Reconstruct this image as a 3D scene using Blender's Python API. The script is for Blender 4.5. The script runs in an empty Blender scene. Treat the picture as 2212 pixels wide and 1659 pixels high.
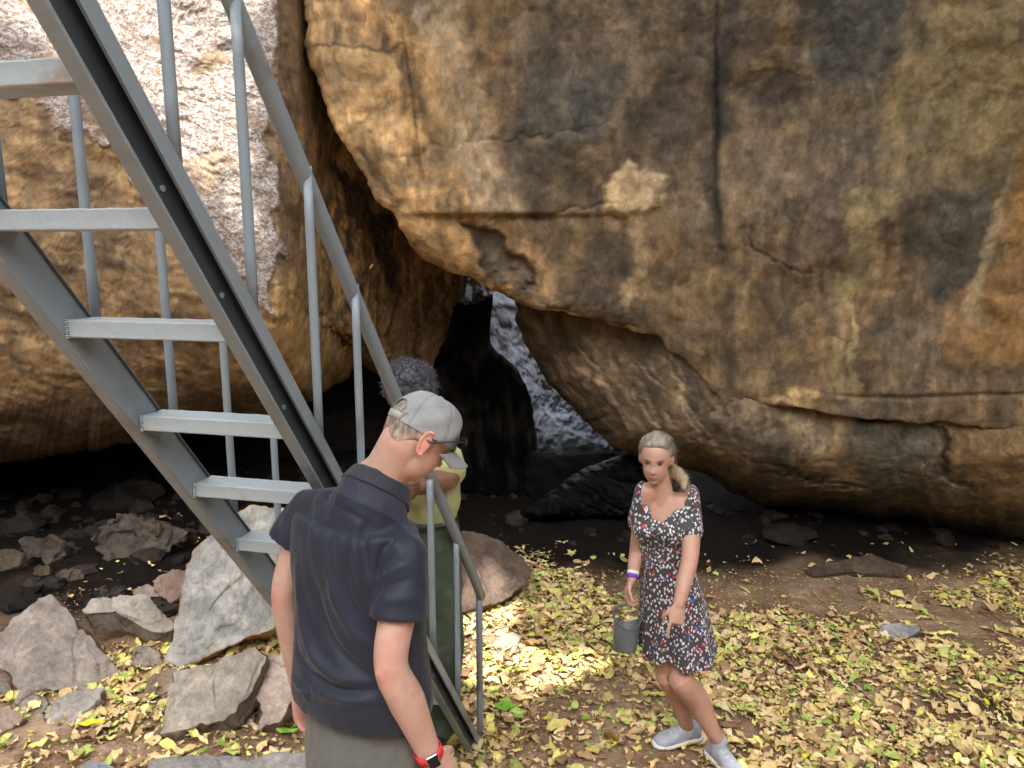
import bpy, math, random
import numpy as np
from mathutils import Vector, Matrix
random.seed(5)
RNG = np.random.default_rng(11)
SC = bpy.context.scene
# ------------------------------------------------------------------ camera
H = 2.48; PITCH = math.radians(10); FPX = 750.0
cam_d = bpy.data.cameras.new("camera"); cam = bpy.data.objects.new("camera", cam_d)
SC.collection.objects.link(cam); SC.camera = cam
cam.location = (0, 0, H); cam.rotation_euler = (math.radians(90) - PITCH, 0, 0)
cam_d.sensor_width = 36; cam_d.lens = FPX / 1024 * 36; cam_d.clip_start = 0.05; cam_d.clip_end = 500
# ------------------------------------------------------------------ world, sun, exposure
SUN = np.array([.03, -.39, .90]); SUN /= np.linalg.norm(SUN)
SUN_EL = math.asin(SUN[2]); SUN_AZ = math.atan2(SUN[0], SUN[1])
w = bpy.data.worlds.new("World"); SC.world = w; w.use_nodes = True
nt = w.node_tree; bg = nt.nodes['Background']
sky = nt.nodes.new('ShaderNodeTexSky'); sky.sky_type = 'NISHITA'; sky.sun_disc = False
sky.sun_elevation = SUN_EL; sky.sun_rotation = SUN_AZ; sky.air_density = 1.0; sky.dust_density = 4.0; sky.ozone_density = .6
hs = nt.nodes.new('ShaderNodeHueSaturation'); hs.inputs['Saturation'].default_value = .18
nt.links.new(sky.outputs[0], hs.inputs['Color']); nt.links.new(hs.outputs[0], bg.inputs['Color'])
bg.inputs['Strength'].default_value = .15
sl = bpy.data.lights.new("sun", 'SUN'); sl.energy = 2.0; sl.angle = math.radians(.5); sl.color = (1, .95, .86)
so = bpy.data.objects.new("sun", sl); SC.collection.objects.link(so)
so.rotation_euler = Vector(SUN).to_track_quat('Z', 'Y').to_euler()
SC.view_settings.view_transform = 'Standard'; SC.view_settings.look = 'None'
SC.view_settings.gamma = 1; SC.view_settings.exposure = 2.5
# ------------------------------------------------------------------ pixel helpers (u, v in 1024x768)
_F = np.array([0, math.cos(PITCH), -math.sin(PITCH)]); _U = np.array([0, math.sin(PITCH), math.cos(PITCH)]); _R = np.array([1., 0, 0])
_C = np.array([0, 0, H])
K = 1024 / 2212.
def ray(u, v):
    u = np.asarray(u, float); v = np.asarray(v, float)
    return _F + ((u - 512) / FPX)[..., None] * _R - ((v - 384) / FPX)[..., None] * _U
def P(u, v, Y):
    d = ray(u, v); return _C + d * (np.asarray(Y, float) / d[..., 1])[..., None]
def proj(q):
    q = np.asarray(q, float) - _C; z = q @ _F
    return 512 + FPX * (q @ _R) / z, 384 - FPX * (q @ _U) / z
def nrm(a):
    a = np.asarray(a, float); return a / np.linalg.norm(a)
# ------------------------------------------------------------------ noise
_perm = np.random.default_rng(3).permutation(256); _perm = np.concatenate([_perm, _perm, _perm])
_g = np.random.default_rng(4).normal(size=(256, 3)); _g /= np.linalg.norm(_g, axis=1)[:, None]
def perlin(p):
    p = np.asarray(p, float); i = np.floor(p).astype(int); f = p - i; i &= 255
    w_ = f * f * f * (f * (f * 6 - 15) + 10); out = 0
    for dx in (0, 1):
        for dy in (0, 1):
            for dz in (0, 1):
                h = _perm[_perm[_perm[(i[:, 0] + dx) & 255] + ((i[:, 1] + dy) & 255)] + ((i[:, 2] + dz) & 255)]
                d = (_g[h] * (f - np.array([dx, dy, dz]))).sum(1)
                wt = (w_[:, 0] if dx else 1 - w_[:, 0]) * (w_[:, 1] if dy else 1 - w_[:, 1]) * (w_[:, 2] if dz else 1 - w_[:, 2])
                out = out + d * wt
    return out * 1.5
def fbm(p, s=1.0, o=4, g=.5, off=0.):
    p = np.asarray(p, float) * s + off; a = 1.; r = 0.
    for k in range(o):
        r = r + a * perlin(p); p = p * 2.03 + 7.1; a *= g
    return r
def ridged(p, s=1.0, o=3, off=0.):
    p = np.asarray(p, float) * s + off; a = 1.; r = 0.
    for k in range(o):
        r = r + a * (1 - 2 * np.abs(perlin(p))); p = p * 2.1 + 3.3; a *= .5
    return r
def sstep(x, a, b):
    t = np.clip((x - a) / (b - a), 0, 1); return t * t * (3 - 2 * t)
def mix(a, b, t):
    return a + (np.asarray(b) - a) * np.asarray(t)[..., None]
def polydist(q, pts):
    pts = np.asarray(pts, float); best = np.full(len(q), 1e9); tt = np.zeros(len(q)); n = len(pts) - 1
    for k in range(n):
        a, b = pts[k], pts[k + 1]; ab = b - a
        t = np.clip(((q - a) @ ab) / (ab @ ab + 1e-9), 0, 1)
        d = np.linalg.norm(q - a - t[:, None] * ab, axis=1)
        m = d < best; best = np.where(m, d, best); tt = np.where(m, (k + t) / n, tt)
    return best, tt
def inpoly(q, poly):
    poly = np.asarray(poly, float); x, y = q[:, 0], q[:, 1]; c = np.zeros(len(q), bool)
    for k in range(len(poly)):
        a, b = poly[k - 1], poly[k]
        cond = ((a[1] > y) != (b[1] > y)) & (x < (b[0] - a[0]) * (y - a[1]) / (b[1] - a[1] + 1e-12) + a[0]); c ^= cond
    return c
def sdpoly(q, poly):
    poly = list(map(tuple, poly)); d, _ = polydist(q, poly + [poly[0]]); return np.where(inpoly(q, poly), d, -d)
def spline(pts, n):
    pts = np.asarray(pts, float); m = len(pts)
    if m == 1: return np.repeat(pts, n, 0)
    if m == 2: return pts[0] + (pts[1] - pts[0]) * np.linspace(0, 1, n)[:, None]
    e = np.vstack([2 * pts[0] - pts[1], pts, 2 * pts[-1] - pts[-2]])
    t = np.linspace(0, m - 1 - 1e-9, n); i = t.astype(int); f = (t - i)[:, None]
    a, b, c, d = e[i], e[i + 1], e[i + 2], e[i + 3]
    return .5 * (2 * b + (c - a) * f + (2 * a - 5 * b + 4 * c - d) * f ** 2 + (3 * b - a - 3 * c + d) * f ** 3)
# ------------------------------------------------------------------ object helpers
def tag(o, label=None, cat=None, group=None, kind=None):
    if label: o['label'] = label
    if cat: o['category'] = cat
    if group: o['group'] = group
    if kind: o['kind'] = kind
    return o
def empty(name, loc, label, cat, group=None):
    o = bpy.data.objects.new(name, None); o.location = tuple(loc); SC.collection.objects.link(o)
    o.empty_display_size = .1
    return tag(o, label, cat, group)
def meshobj(name, V, Fc, mat, parent=None, col=None, extra=None, smooth=True):
    me = bpy.data.meshes.new(name); V = np.asarray(V, float)
    if parent is not None: V = V - np.array(parent.location if parent.type == 'EMPTY' or parent.parent is None else (0, 0, 0)) if parent.parent is None else V - np.array(parent.parent.location)
    me.from_pydata(V.tolist(), [], Fc if isinstance(Fc, list) else np.asarray(Fc).tolist())
    me.update()
    if col is not None:
        at = me.color_attributes.new("Col", 'FLOAT_COLOR', 'POINT')
        c4 = np.ones((len(V), 4)); c4[:, :3] = np.clip(col, 0, 1); at.data.foreach_set('color', c4.ravel())
    if extra is not None:
        for k, a in extra.items():
            at = me.attributes.new(k, 'FLOAT', 'POINT'); at.data.foreach_set('value', np.asarray(a, float))
    if smooth: me.polygons.foreach_set('use_smooth', [True] * len(me.polygons))
    if mat: me.materials.append(mat)
    o = bpy.data.objects.new(name, me); SC.collection.objects.link(o)
    if parent is not None: o.parent = parent
    return o
def grid_faces(nr, nc, wrap=False):
    r = np.arange(nr - 1)[:, None]; c = np.arange(nc if wrap else nc - 1)[None, :]; c2 = (c + 1) % nc
    return np.stack([r * nc + c, r * nc + c2, (r + 1) * nc + c2, (r + 1) * nc + c], -1).reshape(-1, 4)
# ------------------------------------------------------------------ materials
def newmat(name):
    m = bpy.data.materials.new(name); m.use_nodes = True; nt = m.node_tree
    return m, nt, nt.nodes['Principled BSDF'], nt.nodes.new, nt.links.new
def m_attr(name, rough=.8, var=.25, vscale=8, bump=.3, bscale=30, bdist=.02, stretch=(1, 1, 1), spec=.3, sss=0, crust=False, sheen=0, fine=0):
    m, nt, b, N, L = newmat(name)
    a = N('ShaderNodeAttribute'); a.attribute_name = 'Col'
    tc = N('ShaderNodeTexCoord'); mp = N('ShaderNodeMapping'); mp.inputs['Scale'].default_value = stretch; L(tc.outputs['Object'], mp.inputs[0])
    n1 = N('ShaderNodeTexNoise'); n1.inputs['Scale'].default_value = vscale; n1.inputs['Detail'].default_value = 8; n1.inputs['Roughness'].default_value = .65; L(mp.outputs[0], n1.inputs['Vector'])
    mr = N('ShaderNodeMapRange'); mr.inputs[1].default_value = .3; mr.inputs[2].default_value = .7; mr.inputs[3].default_value = 1 - var; mr.inputs[4].default_value = 1 + var; L(n1.outputs[0], mr.inputs[0])
    mx = N('ShaderNodeMix'); mx.data_type = 'RGBA'; mx.blend_type = 'MULTIPLY'; mx.inputs[0].default_value = 1
    L(a.outputs['Color'], mx.inputs[6]); L(mr.outputs[0], mx.inputs[7]); out = mx.outputs[2]
    if fine: 
        n5 = N('ShaderNodeTexNoise'); n5.inputs['Scale'].default_value = fine; n5.inputs['Detail'].default_value = 10; n5.inputs['Roughness'].default_value = .75; n5.inputs['Distortion'].default_value = .6; mp5 = N('ShaderNodeMapping'); mp5.inputs['Scale'].default_value = (1, 1, .55); L(tc.outputs['Object'], mp5.inputs[0]); L(mp5.outputs[0], n5.inputs['Vector'])
        r5 = N('ShaderNodeMapRange'); r5.inputs[1].default_value = .32; r5.inputs[2].default_value = .68; r5.inputs[3].default_value = .62; r5.inputs[4].default_value = 1.32; L(n5.outputs[0], r5.inputs[0])
        m5 = N('ShaderNodeMix'); m5.data_type = 'RGBA'; m5.blend_type = 'MULTIPLY'; m5.inputs[0].default_value = 1; L(out, m5.inputs[6]); L(r5.outputs[0], m5.inputs[7]); out = m5.outputs[2]
    n2 = N('ShaderNodeTexNoise'); n2.inputs['Scale'].default_value = bscale; n2.inputs['Detail'].default_value = 8; n2.inputs['Roughness'].default_value = .6; L(mp.outputs[0], n2.inputs['Vector'])
    hgt = n2.outputs[0]
    if crust:
        at = N('ShaderNodeAttribute'); at.attribute_name = 'Crust'
        mp2 = N('ShaderNodeMapping'); mp2.inputs['Scale'].default_value = (1, 1, 1.4); mp2.inputs['Rotation'].default_value = (0, .6, 0); L(tc.outputs['Object'], mp2.inputs[0])
        n3 = N('ShaderNodeTexNoise'); n3.inputs['Scale'].default_value = 44; n3.inputs['Detail'].default_value = 5; n3.inputs['Roughness'].default_value = .7; n3.inputs['Distortion'].default_value = .8; L(mp2.outputs[0], n3.inputs['Vector'])
        cr = N('ShaderNodeValToRGB'); cr.color_ramp.elements[0].position = .38; cr.color_ramp.elements[0].color = (.17, .105, .075, 1)
        cr.color_ramp.elements[1].position = .58; cr.color_ramp.elements[1].color = (.46, .44, .43, 1)
        e = cr.color_ramp.elements.new(.47); e.color = (.27, .21, .165, 1); L(n3.outputs[0], cr.inputs[0])
        m3 = N('ShaderNodeMix'); m3.data_type = 'RGBA'; L(at.outputs['Fac'], m3.inputs[0]); L(out, m3.inputs[6]); L(cr.outputs[0], m3.inputs[7]); out = m3.outputs[2]
        ma = N('ShaderNodeMath'); ma.operation = 'MULTIPLY_ADD'; L(n3.outputs[0], ma.inputs[0]); L(at.outputs['Fac'], ma.inputs[1]); L(n2.outputs[0], ma.inputs[2]); hgt = ma.outputs[0]
    L(out, b.inputs['Base Color'])
    bp = N('ShaderNodeBump'); bp.inputs['Strength'].default_value = bump; bp.inputs['Distance'].default_value = bdist; L(hgt, bp.inputs['Height']); L(bp.outputs[0], b.inputs['Normal'])
    b.inputs['Roughness'].default_value = rough; b.inputs['Specular IOR Level'].default_value = spec
    if sss:
        b.inputs['Subsurface Weight'].default_value = sss; b.inputs['Subsurface Radius'].default_value = (.012, .005, .003); b.inputs['Subsurface Scale'].default_value = 1
    if sheen: b.inputs['Sheen Weight'].default_value = sheen
    return m
def m_flat(name, c, rough=.6, var=.15, vscale=20, bump=.1, bscale=60, bdist=.003, metal=0, spec=.5, c2=None, c2amt=.55):
    m, nt, b, N, L = newmat(name)
    tc = N('ShaderNodeTexCoord'); n1 = N('ShaderNodeTexNoise'); n1.inputs['Scale'].default_value = vscale; n1.inputs['Detail'].default_value = 8; L(tc.outputs['Object'], n1.inputs['Vector'])
    cr = N('ShaderNodeValToRGB'); c = np.array(c); lo = c * (1 - var) if c2 is None else np.array(c2)
    cr.color_ramp.elements[0].position = .3 if c2 is None else 1 - c2amt - .12; cr.color_ramp.elements[0].color = (*lo, 1)
    cr.color_ramp.elements[1].position = .7 if c2 is None else 1 - c2amt; cr.color_ramp.elements[1].color = (*np.clip(c * (1 + var), 0, 1), 1)
    L(n1.outputs[0], cr.inputs[0]); L(cr.outputs[0], b.inputs['Base Color'])
    n2 = N('ShaderNodeTexNoise'); n2.inputs['Scale'].default_value = bscale; n2.inputs['Detail'].default_value = 4; L(tc.outputs['Object'], n2.inputs['Vector'])
    bp = N('ShaderNodeBump'); bp.inputs['Strength'].default_value = bump; bp.inputs['Distance'].default_value = bdist; L(n2.outputs[0], bp.inputs['Height']); L(bp.outputs[0], b.inputs['Normal'])
    b.inputs['Roughness'].default_value = rough; b.inputs['Metallic'].default_value = metal; b.inputs['Specular IOR Level'].default_value = spec
    return m
M_ROCK = m_attr("rock", .85, .3, 5, .34, 14, .03, spec=.25, fine=22)
M_ROCKL = m_attr("rock_left", .8, .3, 7, .28, 16, .03, spec=.3, crust=True, fine=20)
M_DARK = m_attr("dark_rock", .55, .4, 6, .9, 10, .08, spec=.5)
M_WET = m_attr("wet_rock", .5, .4, 6, .9, 16, .04, spec=.10)
M_SLATE = m_attr("slate", .8, .22, 6, .25, 12, .04, spec=.2)
M_BLK = m_attr("shade_black_rock", .9, .4, 6, .9, 10, .08, spec=.04)  # near-black base puts the crevice shade into the rock colour
M_SLAB = m_attr("slab_rock", .85, .25, 9, .8, 26, .016, spec=.25, fine=30)
M_DIRT = m_attr("dirt", .95, .35, 12, .8, 45, .02, spec=.1)
M_LEAF = m_attr("leaf", .65, .2, 40, .2, 120, .002, spec=.3)
M_PAINT = m_flat("grey_paint", (.215, .26, .29), .36, .12, 5, .5, 38, .004, spec=.5, c2=(.17, .175, .17), c2amt=.56)
M_WEB = m_flat("shade_dark_grey", (.045, .055, .062), .5, .25, 8, .3, 60, .003)  # shade of the channel recess put into the web colour
M_TREAD = m_flat("worn_grey_paint", (.36, .42, .45), .42, .12, 9, .5, 50, .006, c2=(.33, .27, .22), c2amt=.6)
M_SKIN = m_attr("skin", .5, .08, 30, .08, 150, .002, spec=.4, sss=.15)
M_NAVY = m_attr("navy_polyester", .60, .12, 14, .25, 260, .0015, spec=.32, sheen=.12)
M_CLOTH = m_attr("cloth", .85, .12, 25, .15, 250, .002, spec=.2, sheen=.1)
M_HAIR = m_attr("hair", .55, .3, 30, .7, 120, .006, stretch=(1, 1, .25), spec=.4)
M_CAPM = m_attr("cap_cotton", .85, .12, 20, .2, 300, .002, spec=.2)
M_BLACK = m_flat("black_plastic", (.02, .02, .022), .35)
M_SHOE = m_flat("shoe_knit", (.40, .43, .50), .8, .12, 40, .3, 200, .003)
M_SOLE = m_flat("shoe_sole", (.7, .72, .68), .7, .1)
M_LIME = m_flat("lime_sole", (.55, .6, .06), .6, .1)
# ------------------------------------------------------------------ ground
def gz(x, y):
    x = np.asarray(x, float); y = np.asarray(y, float)
    b = .32 * (1 - sstep(x, -1.35, -.05)) * (1 - .3 * sstep(y, 4.5, 7)) - .05 * sstep(x, 1.5, 3.5)
    near = .30 * (1 - sstep(y, 1.9, 2.55)) * (1 - sstep(x, -.3, .4)) - .13 * np.exp(-((x + .2) / .3) ** 2 - ((y - 3.5) / .5) ** 2)
    return b + near
def gzn(x, y):
    p = np.stack([np.ravel(x), np.ravel(y), np.zeros(np.size(x))], 1)
    n = .035 * fbm(p, 1.1, 3) + .012 * fbm(p, 5, 3)
    return gz(x, y) + n.reshape(np.shape(x))
def ghit(u, v):
    d = ray(u, v); t = 2.5
    for _ in range(30):
        q = _C + d * t; t -= (q[2] - float(gz(q[0], q[1]))) / d[2]
    return _C + d * t
xs = np.concatenate([np.linspace(-60, -6, 20)[:-1], np.linspace(-6, 7, 300), np.linspace(7, 60, 20)[1:]])
ys = np.concatenate([np.linspace(-60, -3, 16)[:-1], np.linspace(-3, 1.2, 30)[:-1], np.linspace(1.2, 7, 230), np.linspace(7, 14, 40)[1:], np.linspace(14, 60, 16)[1:]])
X, Y_ = np.meshgrid(xs, ys); Z = gzn(X, Y_)
V = np.stack([X.ravel(), Y_.ravel(), Z.ravel()], 1)
c = mix(np.tile([.26, .165, .105], (len(V), 1)), (.37, .26, .17), sstep(fbm(V, 2.5, 4), -.2, .5))
c = mix(c, (.10, .06, .04), sstep(fbm(V, 1.2, 3, off=9), .1, .6) * .7)
shaded = sstep(V[:, 1] + .35 * fbm(V, 1.5, 3, off=15) - np.interp(V[:, 0], [-2.5, -1, 0, 1.2, 3.5, 5], [4.1, 4.3, 5.2, 5.3, 5.7, 5.9]), -.35, .5)
c = mix(c, (.014, .010, .008), shaded)  # shade under the overhangs put into the ground colour
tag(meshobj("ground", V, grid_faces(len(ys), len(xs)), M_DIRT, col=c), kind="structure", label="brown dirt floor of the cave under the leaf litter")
# ------------------------------------------------------------------ boulders
def detail(wp, off):
    wv = wp + .10 * np.stack([fbm(wp, 3, 3, off=off + 1), fbm(wp, 3, 3, off=off + 5), fbm(wp, 3, 3, off=off + 9)], 1)
    d1 = fbm(wv * [1, 1, .7], 4.5, 5, .62, off=off); d2 = ridged(wv * [1, 1, .8], 5.5, 4, off=off + 2) - .75
    return d1, d2
def apply_detail(c, d1, d2, k=1.):
    f = 1 + k * (.27 * np.clip(d1 * 1.7, -1, 1)) - k * .22 * sstep(d2, .35, .9)
    return c * f[:, None] * (1 + .05 * np.clip(d1, -1, 1)[:, None] * np.array([1, 0, -1]))
def star(outline, center, nr, Yf, rd, E, thick, ns, pw=1.35, rough=2.5, seed=0, vf=.86):
    """closed boulder; outline in photo (2212) units; returns V, F, pix(2212), front mask"""
    o = np.asarray(outline, float); o = np.vstack([o, o[:1]])
    seg = np.linalg.norm(np.diff(o, axis=0), axis=1)
    mid = (o[:-1] + o[1:]) / 2
    vis = ((mid[:, 0] > -150) & (mid[:, 0] < 2400) & (mid[:, 1] > -150) & (mid[:, 1] < 1700))
    cnt = np.where(vis, seg / seg[vis].sum() * ns * vf, seg / max(seg[~vis].sum(), 1) * ns * (1 - vf) if (~vis).any() else 0)
    cnt = np.maximum(cnt.round().astype(int), 2)
    # smooth curve through the points, sampled per segment
    n = len(outline); pts = []
    e = np.asarray(outline, float)
    for k in range(n):
        a, b, c_, d = e[(k - 1) % n], e[k], e[(k + 1) % n], e[(k + 2) % n]
        f = (np.arange(cnt[k]) / cnt[k])[:, None]
        cm = .5 * (2 * b + (c_ - a) * f + (2 * a - 5 * b + 4 * c_ - d) * f ** 2 + (3 * b - a - 3 * c_ + d) * f ** 3)
        lin = b + (c_ - b) * f
        L_ = seg[k]; big = max(np.linalg.norm(b - a), np.linalg.norm(d - c_)) > 3.5 * L_
        pts.append(lin if big else cm)
    C0 = np.vstack(pts); m = len(C0)
    nz = np.stack([C0[:, 0] / 60, C0[:, 1] / 60, np.full(m, seed * 3.7)], 1)
    dirs = C0 - center; dirs /= np.linalg.norm(dirs, axis=1)[:, None]
    C0 = C0 + dirs * (rough * (fbm(nz, 1, 4, .6)))[:, None] * 3
    ts = np.linspace(0, .985, nr) ** pw
    rings = []; pix = []; fr = []
    for i, t in enumerate(ts):
        p = C0 + (center - C0) * t; e_ = np.linalg.norm(p - C0, axis=1)
        x = np.clip(e_ / E, 0, 1); dY = (rd(p[:, 0], p[:, 1]) if callable(rd) else rd) * (1 - np.sqrt(1 - (1 - x) ** 2))
        rings.append((p, Yf(p[:, 0], p[:, 1]) + dY)); fr.append(np.ones(m))
    back = []
    for t in np.linspace(.985, .02, 22) ** 1.3:
        p = C0 + (center - C0) * t; e_ = np.linalg.norm(p - C0, axis=1)
        x = np.clip(e_ / (E * 2.5), 0, 1)
        back.append((p, Yf(p[:, 0], p[:, 1]) + (rd(p[:, 0], p[:, 1]) if callable(rd) else rd) + .02 + thick * np.sqrt(1 - (1 - x) ** 2))); 
    allr = back + rings
    pix = np.vstack([r[0] for r in allr]); Yv = np.concatenate([r[1] for r in allr])
    front = np.concatenate([np.zeros(m)] * len(back) + [np.ones(m)] * len(rings))
    # rings ordered: back centre -> back edge -> front edge -> front centre
    Fc = grid_faces(len(allr), m, True)
    caps = [list(range(m))[::-1], list(range((len(allr) - 1) * m, len(allr) * m))]
    return pix, Yv, Fc.tolist() + caps, front
def stain_or_light(c, q, kind, pts, w, color, s=1., soft=.5, nz=None, nscale=.5):
    if kind == 'line': d, t = polydist(q, pts); d = d - (0 if nz is None else nz * w * nscale)
    else: d = -sdpoly(q, pts) + (0 if nz is None else nz * w * 1.5 * nscale)
    m = 1 - sstep(d, w * (1 - soft), w * (1 + soft)) if kind == 'line' else 1 - sstep(d, -w * soft, w * soft)
    return mix(c, color, m * s), m
def crack(q, pts, w, depth, nz):
    d, t = polydist(q + nz[:, None] * 3, pts); taper = np.sin(np.clip(t, .0, 1) * math.pi) ** .4 * .9 + .1
    return depth * np.exp(-(d / w) ** 2) * taper
# ---- right upper boulder
OUT_R = [(640, -500), (648, -200), (655, -20), (664, 45), (660, 95), (672, 150), (700, 215), (722, 280), (760, 330), (790, 380), (822, 440), (852, 462), (868, 500), (905, 545), (960, 582),
         (1010, 600), (1070, 628), (1120, 655), (1200, 672), (1290, 692), (1360, 710), (1420, 724), (1445, 752), (1500, 790), (1540, 845), (1590, 868), (1680, 876), (1760, 884), (1850, 905), (1950, 908), (2050, 915), (2160, 922), (2300, 930), (2900, 1000), (3300, 300), (3300, -700), (2600, -1500), (1200, -1500), (700, -1100)]
def Yr(u, v):
    return 5.75 - .35 * sstep(u, 1000, 2300) - .9 * (1 - sstep(v, -700, 900)) - .42 * (1 - sstep(u, 700, 1200)) * (1 - sstep(v, 450, 700)) - .25 * sstep(u, 1900, 2500)
pix, Yv, Fc, fr = star(OUT_R, np.array([2450., -420.]), 300, Yr, lambda u, v: .16 - .12 * sstep(u, 1300, 1440), 75, 3.2, 520, 1.25, seed=1)
wp = P(pix[:, 0] * K, pix[:, 1] * K, Yv); wq = wp.copy()
nz1 = fbm(wp, 1.6, 5); nz2 = fbm(wp, 5, 4, off=3); nz3 = fbm(wp * [1, 1, .25], 9, 3, off=5)
warp = np.stack([fbm(wp, 2.2, 4, off=11), fbm(wp, 2.2, 4, off=21)], 1)
q = pix + warp * 36 + np.stack([fbm(wp, 9, 4, off=31), fbm(wp, 9, 4, off=37)], 1) * 11
dY = .11 * fbm(wp, .8, 2) + .02 * ridged(wp, 1.7, 3) + .009 * nz2
dY = dY * (.35 + .65 * sstep(fr, 0, 1))
# the raised flake edge low on the left and cracks
cr1 = crack(pix + warp * 7, [(1548, -30), (1543, 120), (1545, 300), (1550, 420), (1558, 520), (1566, 600)], 4.5, .045, nz2 * .6)
cr2 = crack(pix, [(868, 60), (885, 160), (900, 300), (918, 400)], 3, .03, nz2)
cr3 = crack(pix, [(955, 60), (1000, 220), (1030, 330), (1075, 430)], 5, -.05, nz2)
cr4 = crack(q, [(830, 320), (1000, 315), (1180, 290), (1350, 262)], 2.6, .018, nz2)
cr5 = crack(q, [(1620, 500), (1680, 560), (1760, 580)], 3.2, .03, nz2)
cr6 = crack(q, [(1000, 480), (1110, 465), (1250, 450), (1340, 440)], 3.2, .022, nz2)
dY += cr1 + cr2 + cr3 + cr4 + cr5 + cr6
dY += .10 * (1 - sstep(-sdpoly(q, [(990, 475), (1060, 480), (1130, 590), (1150, 620), (1080, 585), (1020, 520)]), -10, 6))
dY += .035 * (1 - sstep(-sdpoly(q, [(1560, 165), (1690, 135), (1740, 160), (1700, 240), (1600, 250)]), -30, 20))
dY -= .05 * (1 - sstep(-sdpoly(q, [(1310, 400), (1370, 350), (1430, 375), (1400, 440), (1370, 480), (1310, 460)]), -14, 6))
dY += .09 * sstep(pix[:, 1] - (465 + .0 * pix[:, 0]), -8, 8) * (1 - sstep(pix[:, 0], 1100, 1400)) * (1 - sstep(pix[:, 1], 520, 700)) * sstep(pix[:, 0], 800, 1000)
dY += .03 * np.exp(-((pix[:, 1] - 856 + 8 * nz1) / 5) ** 2) * sstep(pix[:, 0], 1760, 1860)
Yd = Yv + dY
d1, d2 = detail(wp, 100)
Yd = Yd - (.003 * sstep(d1, .05, .22) - .004 * sstep(d2, .4, .9)) * fr
V = P(pix[:, 0] * K, pix[:, 1] * K, Yd)
c = np.tile([.170, .114, .060], (len(V), 1))
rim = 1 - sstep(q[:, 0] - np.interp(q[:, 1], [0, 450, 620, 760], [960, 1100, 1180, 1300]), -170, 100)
c = mix(c, (.68, .42, .19), rim * .95)  # warm bounce glow along the rim put into the rock colour
c = mix(c, (.25, .165, .085), sstep(nz1 + .3 * nz2, -.1, .55) * .6)
c = mix(c, (.32, .23, .125), sstep(fbm(wp * [1, 1, .5], 11, 4, off=9), .25, .7) * .5); c = mix(c, (.07, .055, .04), sstep(ridged(wp * [1, 1, .6], 4, 4, off=19), 1.0, 1.5) * .5)
c = mix(c, (.12, .095, .07), sstep(-nz1, .0, .55) * .6)
top = (1 - sstep(q[:, 1], 150, 620)) * sstep(q[:, 0], 1050, 1250)
c = mix(c, (.105, .10, .082), top * .45)
st = fbm(np.stack([pix[:, 0] / 26, pix[:, 1] / 200, np.zeros(len(pix))], 1), 1, 4, off=2)
c = mix(c, (.27, .20, .115), sstep(st + .5 * nz2, .15, .6) * .4)
c = mix(c, (.08, .066, .05), sstep(-st + .5 * nz2, .2, .7) * .5)
n_ = nz2
def S(kind, pts, w_, col, s=1., soft=.6):
    global c
    c, _ = stain_or_light(c, q, kind, pts, w_, col, s, soft, nz2)
S('line', [(1585, -30), (1545, 130), (1530, 260), (1545, 400), (1558, 520)], 20, (.045, .042, .038), .85, .8)
S('line', [(1340, 40), (1345, 150), (1330, 260), (1290, 330)], 16, (.27, .2, .13), .8, .9)
S('line', [(935, 40), (990, 200), (1030, 330), (1080, 430)], 34, (.52, .40, .26), .75, .9)
S('poly', [(1310, 400), (1345, 352), (1400, 360), (1430, 378), (1400, 440), (1370, 480), (1310, 462)], 8, (.55, .40, .23), .9)
S('line', [(1370, 480), (1385, 560), (1375, 660)], 9, (.38, .27, .15), .7)
S('poly', [(1300, 500), (1370, 520), (1365, 680), (1300, 640), (1290, 570)], 14, (.09, .07, .05), .75)
S('poly', [(990, 475), (1060, 480), (1120, 580), (1140, 625), (1070, 590), (1020, 520)], 6, (.10, .085, .065), .85)
S('poly', [(1560, 175), (1640, 185), (1690, 150), (1735, 170), (1700, 240), (1600, 250)], 14, (.085, .065, .05), .85)
S('line', [(1200, 230), (1210, 420), (1230, 560), (1240, 660)], 22, (.26, .185, .10), .5, .9)
S('line', [(1120, 150), (1300, 190), (1420, 180), (1500, 230)], 14, (.20, .15, .10), .5, .9)
S('line', [(1180, 300), (1240, 360), (1300, 400)], 12, (.30, .21, .11), .5, .9)
S('poly', [(1090, 300), (1250, 300), (1280, 440), (1130, 450)], 30, (.085, .068, .05), .6)
S('poly', [(1590, 260), (1680, 280), (1700, 420), (1640, 480), (1580, 400)], 26, (.21, .155, .10), .6)
S('poly', [(1420, 470), (1520, 560), (1600, 700), (1520, 760), (1420, 640)], 34, (.20, .135, .075), .6)
S('poly', [(1380, 180), (1480, 160), (1500, 330), (1440, 380), (1370, 300)], 28, (.075, .065, .052), .6)
S('line', [(1620, 130), (1700, 140), (1750, 150)], 8, (.34, .26, .15), .6, .9)
S('line', [(1800, 860), (1650, 640), (1590, 560)], 9, (.075, .06, .045), .5, .9)
S('poly', [(700, 100), (860, 95), (880, 300), (760, 320), (690, 200)], 20, (.72, .48, .24), .45)
S('line', [(760, 330), (850, 400), (960, 400)], 10, (.24, .17, .11), .6, .9)
S('poly', [(1740, -30), (1960, -30), (1950, 150), (1900, 190), (1780, 170), (1740, 80)], 22, (.06, .062, .055), .8)
S('poly', [(2000, -30), (2250, -30), (2250, 330), (2080, 400), (1900, 380), (1930, 200)], 70, (.26, .20, .095), .55)
S('poly', [(2020, 420), (2120, 380), (2150, 500), (2060, 620), (1990, 640), (1960, 520)], 25, (.085, .09, .07), .8)
S('poly', [(1850, 420), (1960, 400), (1930, 520), (1880, 620), (1830, 700), (1850, 850), (1820, 860), (1800, 640)], 22, (.33, .26, .13), .65)
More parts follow.
